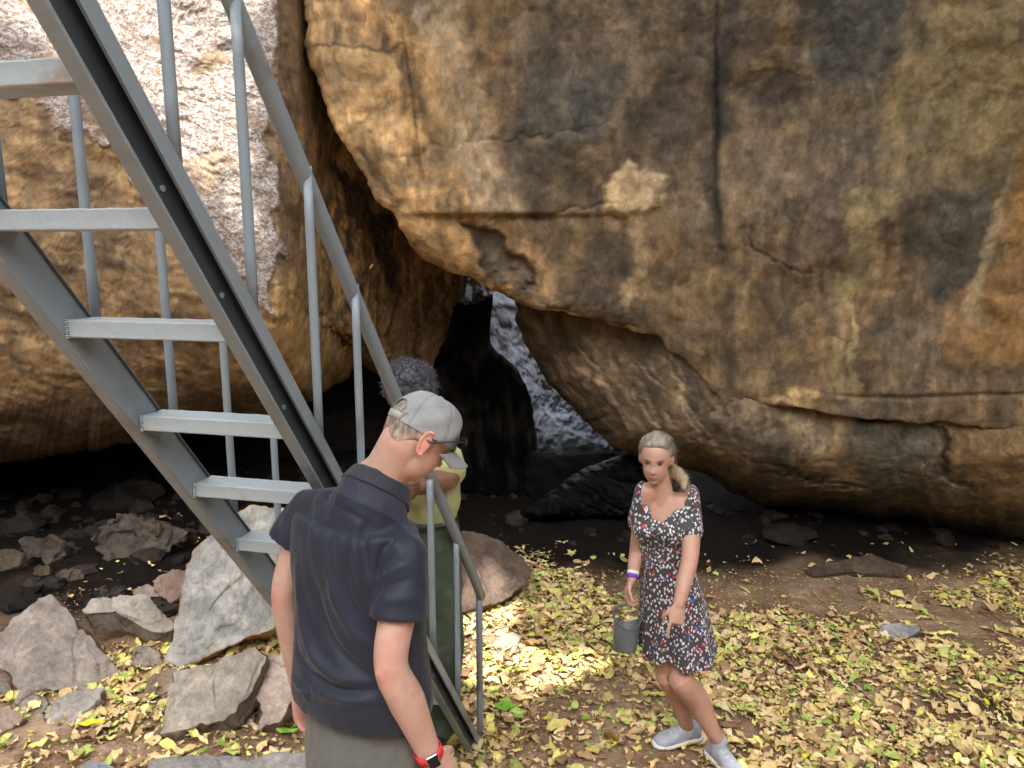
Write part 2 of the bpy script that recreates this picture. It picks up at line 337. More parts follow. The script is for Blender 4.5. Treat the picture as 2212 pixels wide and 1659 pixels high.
S('poly', [(2212, 300), (2300, 300), (2300, 780), (2050, 800), (2040, 720), (2150, 560)], 45, (.34, .19, .07), .6)
S('line', [(2120, 700), (2080, 620), (2110, 560), (2150, 470), (2190, 360)], 15, (.42, .34, .2), .6)
S('line', [(1850, 620), (1855, 740), (1860, 850)], 9, (.42, .32, .17), .7)
S('poly', [(1750, 360), (1830, 350), (1800, 470), (1770, 560), (1700, 540)], 30, (.16, .12, .085), .6)
S('poly', [(1150, 150), (1330, 120), (1340, 280), (1250, 330), (1120, 290)], 40, (.105, .10, .085), .7)
S('line', [(1700, 855), (1750, 835), (1760, 870), (1650, 880)], 10, (.55, .38, .18), .8)
S('line', [(1200, 676), (1290, 695), (1400, 722)], 11, (.85, .58, .30), .95)  # lit lip of the ledge, its brightness put into the colour
S('line', [(700, 215), (760, 330), (852, 470), (960, 585), (1100, 650), (1200, 676)], 14, (.70, .48, .24), .75)  # bounce light on the left edge, painted as a pale line
S('line', [(690, 100), (870, 92)], 4, (.14, .10, .07), .9)
for cm_ in ((cr1, .06), (cr2, .04), (cr4, .03), (cr5, .04), (cr6, .04)):
    c = mix(c, (.04, .034, .028), np.clip(cm_[0] / cm_[1], 0, 1) * .7)
c = apply_detail(c, d1, d2)
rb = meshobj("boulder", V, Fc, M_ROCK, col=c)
tag(rb, "huge brown overhanging boulder wall with dark vertical streak filling the upper right", "boulder")
# ---- right lower boulder
OUT_L = [(1085, 560), (1108, 640), (1120, 700), (1135, 745), (1165, 800), (1210, 855), (1262, 905), (1305, 950), (1345, 978), (1385, 990), (1430, 1005), (1500, 1012), (1535, 1035), (1580, 1062), (1640, 1085), (1720, 1098), (1800, 1102), (1900, 1122), (1980, 1130), (2060, 1160), (2140, 1172), (2240, 1190), (2500, 1230), (2900, 1230), (2900, 500), (2300, 420), (1500, 420), (1200, 450)]
def Yl(u, v):
    rec = .36 * (1 - sstep(u, 1330, 1620)) + .10
    return 5.55 + rec + .75 * sstep(v, 950, 1220) + .35 * (1 - sstep(u, 1100, 1500)) - .45 * sstep(u, 1700, 2500) + .5 * sstep(u, 1500, 2100) * 0
pix, Yv, Fc, fr = star(OUT_L, np.array([1900., 640.]), 150, Yl, .9, 150, 1.5, 760, 1.1, seed=2, vf=.68)
wp = P(pix[:, 0] * K, pix[:, 1] * K, Yv)
nz1 = fbm(wp, 1.6, 5, off=40); nz2 = fbm(wp, 5, 4, off=43)
q = pix + np.stack([fbm(wp, 2.2, 4, off=51), fbm(wp, 2.2, 4, off=61)], 1) * 20 + np.stack([fbm(wp, 9, 4, off=31), fbm(wp, 9, 4, off=37)], 1) * 10
# striations running down to the right along the rib direction
rot = np.stack([(q[:, 0] * .83 - q[:, 1] * .55) / 16, (q[:, 0] * .55 + q[:, 1] * .83) / 160, np.zeros(len(q))], 1)
stq = fbm(rot, 1, 4, off=3)
dY = .10 * fbm(wp, .8, 2, off=8) + .02 * ridged(wp, 1.7, 3, off=4) + .009 * nz2 + .035 * stq * (1 - sstep(pix[:, 0], 1500, 1700))
c7 = crack(q, [(2000, 905), (2040, 960), (2050, 1020), (2110, 1065)], 7, .06, nz2)
c8 = crack(q, [(1850, 905), (2000, 898), (2250, 925)], 6, .05, nz2)
c9 = crack(q, [(1620, 1000), (1760, 1030), (1900, 1045)], 5, .04, nz2)
dY += c7 + c8 + c9
d1, d2 = detail(wp, 130)
dY = dY - (.007 * sstep(d1, .05, .22) - .008 * sstep(d2, .4, .9)) * fr
V = P(pix[:, 0] * K, pix[:, 1] * K, Yv + dY)
c = np.tile([.165, .118, .07], (len(V), 1))
c = mix(c, (.30, .21, .12), sstep(nz1, -.1, .5) * .6)
c = mix(c, (.11, .095, .072), sstep(-nz1, 0, .5) * .6)
lft = 1 - sstep(pix[:, 0], 1450, 1650)
c = mix(c, (.42, .31, .19), sstep(stq, .1, .5) * .75 * lft)
c = mix(c, (.12, .085, .06), sstep(-stq, .1, .5) * .7 * lft)
sv = fbm(np.stack([q[:, 0] / 22, q[:, 1] / 150, np.zeros(len(q))], 1), 1, 4, off=12)
c = mix(c, (.34, .27, .17), sstep(sv, .15, .5) * .55 * (1 - lft)); c = mix(c, (.08, .075, .06), sstep(-sv, .1, .5) * .5 * (1 - lft))
S('poly', [(1830, 900), (1990, 900), (2020, 960), (1980, 1060), (1880, 1060), (1850, 980)], 25, (.10, .10, .08), .7)
S('line', [(1700, 900), (1760, 960), (1820, 1020), (1870, 1060)], 18, (.42, .33, .2), .55, .9)
S('poly', [(2060, 920), (2250, 930), (2250, 1080), (2090, 1050), (2050, 970)], 25, (.26, .155, .07), .7)
S('poly', [(1560, 1020), (1800, 1060), (2000, 1100), (2000, 1150), (1700, 1120)], 30, (.14, .12, .085), .6)
S('poly', [(1110, 640), (1300, 690), (1400, 740), (1450, 800), (1300, 740), (1160, 700)], 15, (.15, .10, .06), .5)  # band under the ridge, its shadow put into the colour
for cm_ in ((c7, .1), (c8, .12), (c9, .04)):
    c = mix(c, (.03, .027, .022), np.clip(cm_[0] / cm_[1], 0, 1) * .85)
c = apply_detail(c, d1, d2)
tag(meshobj("boulder", V, Fc, M_ROCK, col=c), "wide striated brown boulder under the ledge of the big wall, behind the woman", "boulder")
# ---- left boulder
OUT_F = [(-1400, 1150), (-500, 1060), (-150, 1015), (0, 1000), (150, 982), (300, 955), (450, 928), (560, 905), (640, 882), (700, 852), (745, 815), (775, 788), (800, 800), (830, 815), (880, 835), (925, 812), (955, 785), (975, 735), (992, 680), (1008, 610), (1060, 420), (1120, 100), (1150, -500), (700, -1300), (-1000, -1300)]
def Yle(u, v):
    r_ = np.clip(u - 560, 0, 700) / 450.
    s1 = sstep(u, 700, 850) * sstep(v, 300, 700)
    return 4.75 + 2.3 * np.clip((u - 600) / 450., 0, 2) ** 1.1 + .45 * sstep(u, 630, 720) + .25 * s1 - .5 * sstep(-u, -200, 900) + .35 * sstep(v, 600, 1000) + .25 * (1 - sstep(v, -600, 200))
pix, Yv, Fc, fr = star(OUT_F, np.array([300., 150.]), 230, Yle, lambda u, v: 1.1 - .85 * sstep(u, 780, 930), 230, 2.2, 1100, 1.0, seed=3, vf=.5)
wp = P(pix[:, 0] * K, pix[:, 1] * K, Yv)
nz1 = fbm(wp, 1.6, 5, off=70); nz2 = fbm(wp, 5, 4, off=73)
q = pix + np.stack([fbm(wp, 2.5, 4, off=81), fbm(wp, 2.5, 4, off=91)], 1) * 20 + np.stack([fbm(wp, 9, 4, off=31), fbm(wp, 9, 4, off=37)], 1) * 10
CR = [(-300, -300), (592, -300), (602, 60), (585, 130), (604, 190), (588, 290), (560, 330), (602, 370), (612, 450), (606, 600), (585, 690), (560, 680), (530, 610), (480, 580), (420, 520), (350, 470), (318, 430), (280, 395), (250, 330), (170, 290), (120, 250), (65, 200), (0, 190), (-300, 190)]
cm = sstep(sdpoly(pix + np.stack([nz2, fbm(wp, 9, 3, off=2)], 1) * 26, CR), -4, 6)
hole = sstep(fbm(wp, 3.2, 4, off=33), .28, .42) * (1 - sstep(pix[:, 1], 0, 700) * .6)
crust = cm * (1 - .75 * hole) * fr  # rough pale crust, part of its brightness being sunlight put into the colour
dY = .11 * fbm(wp, .8, 2, off=18) + .025 * ridged(wp, 1.7, 3, off=14) + .010 * nz2 - cm * (.02 + .004 * fbm(wp, 14, 4, off=4))
stv = fbm(np.stack([q[:, 0] / 14, q[:, 1] / 170, np.zeros(len(q))], 1), 1, 4, off=5)
rs = sstep(pix[:, 0], 600, 760)
dY += .022 * stv * rs
sth = fbm(np.stack([(q[:, 0] + q[:, 1] * .3) / 170, (q[:, 1] - .25 * q[:, 0]) / 26, np.zeros(len(q))], 1), 1, 4, off=15)
dY += .010 * sth * (1 - rs)
d1, d2 = detail(wp, 160)
dY = dY - (.004 * sstep(d1, .05, .22) - .005 * sstep(d2, .4, .9))
c10 = crack(q, [(640, 640), (700, 700), (760, 740), (800, 750)], 5, .05, nz2); dY += c10
V = P(pix[:, 0] * K, pix[:, 1] * K, Yv + dY * fr)
c = np.tile([.25, .16, .08], (len(V), 1))
c = mix(c, (.36, .235, .11), sstep(nz1, -.1, .5) * .7)
c = mix(c, (.13, .09, .055), sstep(-nz1, 0, .5) * .7)
c = mix(c, (.10, .07, .045), sstep(-sth + .4 * nz2, .15, .6) * .6 * (1 - rs)); c = mix(c, (.38, .27, .14), sstep(sth + .4 * nz2, .2, .6) * .4 * (1 - rs))
c = mix(c, (.42, .30, .16), sstep(fbm(wp, 11, 4, off=9), .25, .7) * .5)
c = mix(c, (.40, .25, .11), rs * .5); c = mix(c, (.56, .34, .14), sstep(stv, -.05, .35) * .75 * rs); c = mix(c, (.07, .042, .025), sstep(-stv, .05, .4) * .8 * rs)
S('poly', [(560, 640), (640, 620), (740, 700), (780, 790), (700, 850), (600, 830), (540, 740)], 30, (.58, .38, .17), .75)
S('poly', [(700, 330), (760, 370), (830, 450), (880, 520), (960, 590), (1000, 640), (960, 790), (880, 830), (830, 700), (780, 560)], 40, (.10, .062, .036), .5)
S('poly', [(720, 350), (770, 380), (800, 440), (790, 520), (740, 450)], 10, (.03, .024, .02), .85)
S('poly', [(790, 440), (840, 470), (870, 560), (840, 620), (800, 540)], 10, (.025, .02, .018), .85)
S('poly', [(590, -50), (660, -50), (665, 150), (700, 260), (640, 300), (600, 220)], 14, (.20, .135, .085), .7)
S('poly', [(0, 860), (350, 840), (600, 860), (450, 960), (0, 1040)], 40, (.20, .15, .10), .7)
c = mix(c, (.03, .02, .015), np.clip(c10 / .05, 0, 1) * .8)
c = apply_detail(c, d1, d2)
tag(meshobj("boulder", V, Fc, M_ROCKL, col=c, extra={'Crust': crust}), "rounded ochre boulder behind the stairs with a rough white sunlit crust on its upper side", "boulder")
# ---- rocks in the crevice
def simple_boulder(outline, center, Y, tilt, rd, E, thick, ns, nr, base, alt, mat, label, name="boulder", stri=None, amp=.08, seed=5, group=None):
    def Yq(u, v): return Y + tilt[0] * (u - center[0]) / 100. + tilt[1] * (v - center[1]) / 100.
    pix, Yv, Fc, fr = star(outline, np.array(center, float), nr, Yq, rd, E, thick, ns, 1.0, seed=seed)
    wp = P(pix[:, 0] * K, pix[:, 1] * K, Yv)
    n1 = fbm(wp, 2.2, 5, off=seed); n2_ = fbm(wp, 7, 3, off=seed + 3); r1 = ridged(wp, 3.0, 3, off=seed)
    d = amp * n1 + amp * .5 * r1 + amp * .2 * n2_
    if stri:
        a = math.radians(stri[0]); sp = np.stack([(pix[:, 0] * math.cos(a) - pix[:, 1] * math.sin(a)) / stri[1], (pix[:, 0] * math.sin(a) + pix[:, 1] * math.cos(a)) / (stri[1] * 5), wp[:, 1]], 1)
        sn = fbm(sp, 1, 4, off=seed); d = d + amp * .8 * sn
    else: sn = n2_
    V = P(pix[:, 0] * K, pix[:, 1] * K, Yv + d)
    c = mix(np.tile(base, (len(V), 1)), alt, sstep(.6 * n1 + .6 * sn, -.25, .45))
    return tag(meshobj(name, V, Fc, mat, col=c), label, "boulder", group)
simple_boulder([(1010, 560), (1150, 560), (1200, 760), (1290, 890), (1350, 965), (1335, 985), (1250, 985), (1200, 1000), (1150, 990), (1130, 940), (1060, 850), (1010, 760), (985, 660)], (1170, 850), 9.5, (0, -.5), .25, 60, .8, 300, 80,
               (.16, .172, .20), (.27, .295, .345), M_SLATE, "grey blue jagged rock lit at the back of the crevice", stri=(-28, 15), amp=.08, seed=6)
simple_boulder([(1000, 570), (1078, 575), (1066, 622), (1050, 645), (1020, 655), (1004, 700), (980, 720), (982, 640)], (1025, 615), 9.9, (0, -.2), .15, 40, .7, 160, 30,
               (.05, .05, .05), (.16, .155, .145), M_DARK, "narrow grey rock at the top of the crevice beside the dark gap", stri=(0, 8), amp=.05, seed=7)
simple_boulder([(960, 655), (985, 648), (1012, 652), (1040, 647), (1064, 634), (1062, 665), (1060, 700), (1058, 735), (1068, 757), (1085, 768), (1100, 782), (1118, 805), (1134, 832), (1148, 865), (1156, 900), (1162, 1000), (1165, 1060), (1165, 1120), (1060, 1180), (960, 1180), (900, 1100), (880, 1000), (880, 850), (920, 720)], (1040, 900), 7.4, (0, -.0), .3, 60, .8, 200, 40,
               (.004, .004, .004), (.022, .018, .014), M_BLK, "black rock column added for the dark hole left of the crevice gap", stri=(5, 14), amp=.08, seed=8)  # added near-black column stands in for a dark hole
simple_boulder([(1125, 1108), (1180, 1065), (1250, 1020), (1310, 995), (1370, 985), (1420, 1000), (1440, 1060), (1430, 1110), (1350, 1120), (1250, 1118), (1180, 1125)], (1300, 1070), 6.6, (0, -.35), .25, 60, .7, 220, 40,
               (.004, .004, .0045), (.010, .010, .011), M_WET, "damp black rock with small glints behind the woman's shoulder", stri=(60, 14), amp=.07, seed=9)
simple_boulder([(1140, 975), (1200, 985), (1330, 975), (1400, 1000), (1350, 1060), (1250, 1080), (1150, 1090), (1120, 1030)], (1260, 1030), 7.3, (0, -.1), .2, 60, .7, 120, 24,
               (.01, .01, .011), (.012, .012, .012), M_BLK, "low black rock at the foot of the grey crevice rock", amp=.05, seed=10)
# back of the cave and sides of the pit: rock masses added to block light
def mass(name, loc, rad, label, seed, col=(.13, .10, .07), n=(90, 60), kind=None, amp=.12):
    th = np.linspace(0, 2 * math.pi, n[0], endpoint=False); ph = np.linspace(.02, math.pi - .02, n[1])
    T, Ph = np.meshgrid(th, ph); d = np.stack([np.cos(T) * np.sin(Ph), np.sin(T) * np.sin(Ph), np.cos(Ph)], -1).reshape(-1, 3)
    d = np.sign(d) * np.abs(d) ** .75; k = 1 + amp * fbm(d, 1.3, 4, off=seed) + .05 * ridged(d, 3, 3, off=seed)
    V = d * np.array(rad) * k[:, None] + np.array(loc)
    Fc = grid_faces(n[1], n[0], True)[:, ::-1].tolist() + [list(range(n[0])), list(range((n[1] - 1) * n[0], n[1] * n[0]))[::-1]]
    c = mix(np.tile(col, (len(V), 1)), np.array(col) * 1.9, sstep(fbm(V, .9, 4, off=seed), -.3, .5))
    return tag(meshobj(name, V, Fc, M_ROCK, col=c), label, "boulder")
mass("boulder", (-6.3, 9.4, 1.2), (5.0, 1.5, 2.4), "added shade-coloured rock closing the back of the low cave on the left", 3, (.02, .016, .013))  # near-black colour puts the cave shade into this added back wall
mass("boulder", (7.4, 9.8, 1.0), (4.6, 1.6, 2.0), "added shade-coloured rock closing the back of the gap under the right boulder", 4, (.02, .016, .013))  # added likewise, the shade of the gap painted into its colour
# ------------------------------------------------------------------ loose rocks
def slab(outline, N, thick, label, base=(.30, .26, .21), alt=(.40, .36, .30), anchor=None, anchorY=None, lift=0, name="rock", mat=None, amp=.012, ns=110, taper=.9, seed=1, group=None, side=(.16, .12, .09), bev=.012, extr=None):
    """angular rock: face outline (photo units) laid on a plane through the anchor, extruded along -N"""
    o = np.asarray(outline, float) * K; N = nrm(N)
    if anchor is None: a = o[np.argmax(o[:, 1])]
    else: a = np.array(anchor, float) * K
    A = ghit(a[0], a[1]) if anchorY is None else P(a[0], a[1], anchorY)
    A = A + np.array([0, 0, lift])
    n = len(o); cl = np.vstack([o, o[:1]]); L_ = np.linalg.norm(np.diff(cl, axis=0), axis=1); cum = np.concatenate([[0], np.cumsum(L_)])
    s = np.linspace(0, cum[-1], ns, endpoint=False); px = np.stack([np.interp(s, cum, cl[:, 0]), np.interp(s, cum, cl[:, 1])], 1)
    d = ray(px[:, 0], px[:, 1]); t = ((A - _C) @ N) / (d @ N); E_ = _C + d * t[:, None]
    cen = E_.mean(0); R_ = []
    ex = -N if extr is None else nrm(extr)
    for f in np.linspace(.04, .985, 40): R_.append(cen + (E_ - cen) * f)
    R_.append(cen + (E_ - cen) * 1.0 - N * bev * .5)
    for k, f in enumerate(np.linspace(.12, 1, 8)):
        R_.append(cen + (E_ - cen) * (1.0 - (1 - taper) * f) + ex * (thick * f) - N * bev)
    for f in (.8, .5, .2, .04): R_.append(cen + (E_ - cen) * taper * f + ex * thick - N * bev)
    V = np.vstack(R_); nf = 17
    wn = fbm(V, 6, 4, off=seed); w2 = fbm(V, 25, 3, off=seed); rr = ridged(V, 5, 2, off=seed)
    out_dir = V - np.tile(cen, (len(V), 1)); out_dir -= (out_dir @ N)[:, None] * N; ln = np.linalg.norm(out_dir, axis=1)[:, None] + 1e-6; out_dir /= ln
    isf = np.concatenate([np.ones(40 * ns), np.zeros(len(V) - 40 * ns)])
    edge = np.concatenate([np.repeat(np.linspace(.04, .985, 40), ns), np.ones(len(V) - 40 * ns)])
    stp = np.floor(2.2 * fbm(V * [1, 1, .6], 3.2, 2, off=seed * 3) + .5)
    V = V + N * ((amp * .7 * wn + amp * .35 * w2 + amp * .5 * rr + amp * .9 * stp) * isf)[:, None] + out_dir * ((amp * 1.6 * wn + amp * .9 * w2) * sstep(edge, .7, 1))[:, None]
    # bedding steps on the broken sides
    V = V + out_dir * ((1 - isf) * amp * .8 * np.sign(np.sin((V @ N) * 260 + seed)))[:, None] * .5
    c = mix(np.tile(base, (len(V), 1)), alt, sstep(wn, -.4, .4)); c = mix(c, np.array(base) * .6, sstep(-rr, .1, .9) * .4)
    c = mix(c, side, (1 - isf) * .7)  # sides coloured darker: the top-lit look put into the slab colours
    m_ = len(R_)
    Fc = grid_faces(m_, ns, True).tolist() + [list(range(ns))[::-1], list(range((m_ - 1) * ns, m_ * ns))]
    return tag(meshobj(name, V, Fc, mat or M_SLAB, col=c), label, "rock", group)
def z3(*pts): return [(x / 2.44 * .864, (1240 + y / 2.44) * .864) for x, y in pts]
GR = "loose angular rocks lying left of the stairs"
slab(z3((300, 575), (370, 640), (450, 730), (515, 800), (600, 920), (700, 1020), (740, 1090), (720, 1125), (650, 1150), (540, 1175), (350, 1190), (130, 1215), (80, 1150), (30, 1080), (-60, 1000), (-30, 850), (60, 770), (190, 660)), (.25, -.72, .62), .28, "large wedge shaped grey rock at the far left edge, pointing up", base=(.25, .21, .18), alt=(.33, .28, .24), seed=1, group=GR, lift=.02)
slab(z3((495, 700), (560, 630), (640, 615), (700, 635), (770, 632), (890, 615), (960, 660), (1010, 710), (1065, 775), (1058, 815), (1000, 835), (930, 835), (820, 775), (700, 705), (600, 715), (520, 722)), (.12, -.50, .85), .10, "flat grey slab propped up with a dark hollow beneath it", anchor=z3((960, 890))[0], lift=.16, base=(.27, .23, .19), alt=(.37, .33, .28), seed=2, group=GR, taper=.86, extr=(0, .05, -1))
slab(z3((810, 580), (850, 572), (900, 565), (975, 600), (975, 650), (900, 660), (820, 630)), (.1, -.5, .8), .15, "small brown rock behind the propped slab", base=(.19, .14, .11), alt=(.26, .2, .16), seed=3, group=GR, lift=.02)
slab(z3((945, 520), (1050, 460), (1140, 450), (1140, 620), (1040, 655), (1000, 620), (960, 580)), (.2, -.6, .7), .22, "reddish brown rock tucked behind the tall pale slab", base=(.20, .13, .10), alt=(.28, .19, .15), seed=4, group=GR, lift=.02)
slab(z3((1000, 1000), (1060, 880), (1075, 760), (1100, 640), (1140, 500), (1130, 430), (1165, 340), (1290, 220), (1400, 130), (1470, 80), (1560, 55), (1700, 70), (1800, 110), (1820, 300), (1760, 520), (1700, 790), (1500, 860), (1330, 930), (1190, 1020), (1090, 1060)), (-.12, -.74, .62), .20, "tall pale grey slab leaning behind the lowest treads", base=(.27, .26, .235), alt=(.38, .365, .33), seed=5, group=GR, amp=.016, side=(.5, .26, .09))  # orange side colour paints the warm light on its underside
slab(z3((1060, 1080), (1180, 1040), (1300, 1010), (1500, 930), (1560, 915), (1630, 980), (1600, 1060), (1560, 1180), (1500, 1260), (1430, 1330), (1370, 1385), (1190, 1420), (970, 1470), (990, 1380), (1030, 1220)), (.05, -.58, .80), .085, "pointed flat slab of grey brown stone lying in front of the tall pale slab", base=(.29, .25, .20), alt=(.38, .33, .27), seed=6, group=GR, lift=.06, taper=.93, extr=(.1, .2, -1))
slab(z3((1630, 960), (1740, 990), (1780, 1050), (1790, 1240), (1700, 1380), (1560, 1450), (1600, 1340), (1560, 1230), (1600, 1080)), (-.1, -.6, .8), .06, "thin pinkish slab leaning behind the man's left hand", base=(.33, .25, .2), alt=(.43, .34, .28), seed=7, group=GR, lift=.02)
slab(z3((800, 950), (840, 910), (910, 910), (970, 960), (990, 1030), (940, 1070), (860, 1080), (800, 1040)), (.1, -.6, .8), .14, "small rounded grey rock under the propped slab", base=(.22, .18, .15), alt=(.29, .25, .21), seed=8, group=GR)
slab(z3((870, 1200), (900, 1130), (920, 1080), (1000, 1060), (1080, 1065), (1060, 1130), (1000, 1230), (930, 1235)), (.3, -.5, .8), .1, "small brown layered rock left of the pointed slab", base=(.22, .16, .11), alt=(.33, .26, .18), seed=9, group=GR)
slab(z3((250, 1310), (330, 1240), (480, 1180), (630, 1178), (625, 1240), (560, 1300), (480, 1370), (400, 1410), (290, 1395)), (.0, -.35, .93), .06, "flat pale grey slab in the leaves at lower left", base=(.30, .27, .24), alt=(.4, .37, .33), seed=10, group=GR, lift=.015)
slab(z3((95, 1265), (130, 1215), (180, 1195), (280, 1240), (300, 1290), (230, 1335), (130, 1330)), (.0, -.5, .85), .08, "small grey rock between the wedge rock and the flat slab", base=(.22, .18, .15), alt=(.3, .26, .22), seed=11, group=GR)
slab(z3((-80, 1260), (40, 1290), (130, 1360), (60, 1430), (-80, 1500)), (.2, -.5, .85), .12, "brown rock cut by the left edge of the picture", base=(.27, .19, .15), alt=(.35, .26, .2), seed=12, group=GR)
slab(z3((-60, 1090), (20, 1110), (70, 1190), (20, 1220), (-60, 1210)), (.2, -.5, .85), .12, "dark stone beside the foot of the wedge rock", base=(.15, .12, .1), alt=(.2, .17, .14), seed=13, group=GR)
slab(z3((1560, 1225), (1600, 1220), (1700, 1320), (1690, 1350), (1600, 1330), (1570, 1280)), (.2, -.4, .9), .06, "small dark grey stone right of the pointed slab", base=(.17, .16, .15), alt=(.26, .24, .22), seed=14, group=GR)
slab(z3((1470, 1370), (1490, 1345), (1530, 1350), (1535, 1380), (1500, 1395)), (.0, -.4, .9), .04, "brown pebble by the right corner of the pointed slab", base=(.25, .2, .16), alt=(.3, .24, .2), seed=15, group=GR, ns=50)
slab(z3((890, 1610), (1050, 1590), (1300, 1585), (1600, 1590), (1850, 1600), (2000, 1625), (2150, 1640), (2200, 1750), (1500, 1800), (900, 1750)), (.0, -.1, 1), .12, "long flat grey stone along the bottom edge beside the man's shorts", base=(.24, .22, .2), alt=(.3, .28, .26), seed=16, lift=.07)
slab(z3((480, 1650), (530, 1625), (620, 1620), (700, 1640), (740, 1680), (700, 1760), (500, 1760)), (.0, -.1, 1), .12, "rounded blue grey stone at the bottom edge", base=(.24, .26, .28), alt=(.3, .32, .34), seed=17, lift=.07)
# rocks inside the low cave, its shade put into their dark colours
GD = "rocks in the dark cave on the left"
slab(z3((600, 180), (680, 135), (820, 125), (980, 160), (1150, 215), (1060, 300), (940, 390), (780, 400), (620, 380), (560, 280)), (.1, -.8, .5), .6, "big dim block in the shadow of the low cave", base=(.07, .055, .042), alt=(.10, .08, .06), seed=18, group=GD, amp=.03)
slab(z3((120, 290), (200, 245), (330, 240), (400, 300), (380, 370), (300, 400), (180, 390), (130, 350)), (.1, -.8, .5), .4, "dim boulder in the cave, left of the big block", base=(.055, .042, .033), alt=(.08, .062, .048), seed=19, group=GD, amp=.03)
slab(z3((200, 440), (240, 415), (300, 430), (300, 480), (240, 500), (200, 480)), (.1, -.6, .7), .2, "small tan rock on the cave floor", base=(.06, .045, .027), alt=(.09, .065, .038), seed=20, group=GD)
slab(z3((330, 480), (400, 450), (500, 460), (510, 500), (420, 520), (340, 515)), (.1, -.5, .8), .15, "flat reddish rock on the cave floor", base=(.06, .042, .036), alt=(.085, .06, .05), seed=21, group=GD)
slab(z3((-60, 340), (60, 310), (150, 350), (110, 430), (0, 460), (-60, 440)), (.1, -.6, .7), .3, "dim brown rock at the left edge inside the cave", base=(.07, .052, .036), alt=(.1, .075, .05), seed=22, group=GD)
# rubble in the caves, coloured near-black to deepen their shade
VV, FF, CC = [], [], []; o_ = 0
for k in range(560):
    if k < 430: x0, y0 = RNG.uniform(-5.0, -.5), RNG.uniform(4.1, 7.6)
    else: x0, y0 = RNG.uniform(-.3, 4.8), RNG.uniform(6.1, 8.2)
    r0 = float(np.clip(np.exp(RNG.normal(math.log(.045), .6)), .015, .22)); ph = np.linspace(.25, math.pi - .25, 5)[:, None]; th2 = np.linspace(0, 2 * math.pi, 8, endpoint=False)[None]
    d = np.stack([np.sin(ph) * np.cos(th2), np.sin(ph) * np.sin(th2), np.cos(ph) + 0 * th2], -1).reshape(-1, 3) * RNG.uniform(.7, 1.15, (40, 1))
    d = d * r0 * np.array([RNG.uniform(.8, 1.5), RNG.uniform(.7, 1.2), RNG.uniform(.4, .8)]); a_ = RNG.uniform(0, 6.3)
    d = np.stack([d[:, 0] * math.cos(a_) - d[:, 1] * math.sin(a_), d[:, 0] * math.sin(a_) + d[:, 1] * math.cos(a_), d[:, 2]], 1)
    VV.append(d + [x0, y0, float(gzn(x0, y0)) + r0 * .2]); f = grid_faces(5, 8, True) + o_; FF += f.tolist() + [list(range(o_, o_ + 8))[::-1], list(range(o_ + 32, o_ + 40))]; o_ += 40
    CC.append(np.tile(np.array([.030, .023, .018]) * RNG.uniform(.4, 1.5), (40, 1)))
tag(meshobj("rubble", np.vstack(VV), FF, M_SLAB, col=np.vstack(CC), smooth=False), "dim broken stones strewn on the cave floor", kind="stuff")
# centre and right rocks
slab([(960, 1140), (1010, 1146), (1050, 1156), (1090, 1172), (1125, 1198), (1150, 1235), (1140, 1262), (1100, 1292), (1050, 1312), (1000, 1325), (940, 1330), (925, 1200)], (.35, -.62, .70), .45, "smooth pinkish boulder standing behind the lower handrail", base=(.085, .06, .045), alt=(.13, .092, .07), seed=23, amp=.010, name="rock", bev=.05, taper=1.05, lift=.02)
slab([(1895, 1372), (1900, 1355), (1920, 1350), (1985, 1348), (1988, 1362), (1960, 1378), (1910, 1388)], (.0, -.4, .9), .08, "small grey stone lying in the leaves at the right", base=(.25, .25, .25), alt=(.33, .33, .33), seed=24, amp=.008, lift=.01, bev=.02)
slab([(1060, 1396), (1075, 1375), (1110, 1366), (1124, 1378), (1118, 1395), (1090, 1405)], (.0, -.5, .9), .06, "small pinkish stone on the leaves right of the handrail end", base=(.32, .23, .18), alt=(.42, .32, .26), seed=25, amp=.008, lift=.01, bev=.02)
slab([(1740, 1230), (1880, 1195), (1960, 1225), (1950, 1250), (1900, 1240), (1840, 1235), (1760, 1245)], (.1, -.5, .8), .06, "low reddish rock ledge under the edge of the right boulder", base=(.08, .055, .04), alt=(.12, .08, .055), seed=26, lift=.01)
mass("boulder", (0, -8.5, 2.5), (9, 4.0, 4.5), "rock mass added behind the photographer to block light", 6)  # unseen masses round the camera, added as light blockers
mass("boulder", (10.5, 1.0, 3.0), (3.6, 9, 5.5), "rock mass added to block light on the right side of the hollow", 7)
mass("boulder", (-9.5, 1.0, 2.5), (4.0, 8, 5.0), "rock mass added to block light on the left side of the hollow", 8)
# ------------------------------------------------------------------ added sun blocker out of view: leaf canopy shades all but chosen patches
ZC = 12.0
def upsun(p):
    p = np.asarray(p, float); return p + SUN * (ZC - p[2]) / SUN[2]
sun_blocker = empty("sun_blocker", (12.5, -9.5, 0), "added canopy out of view, placed to keep direct sun off the floor", "sun_blocker")
n = 30000
cx = RNG.uniform(-4.2, 7.5, n); cy = RNG.uniform(-5.0, 4.2, n); cz = ZC + RNG.normal(0, .1, n)
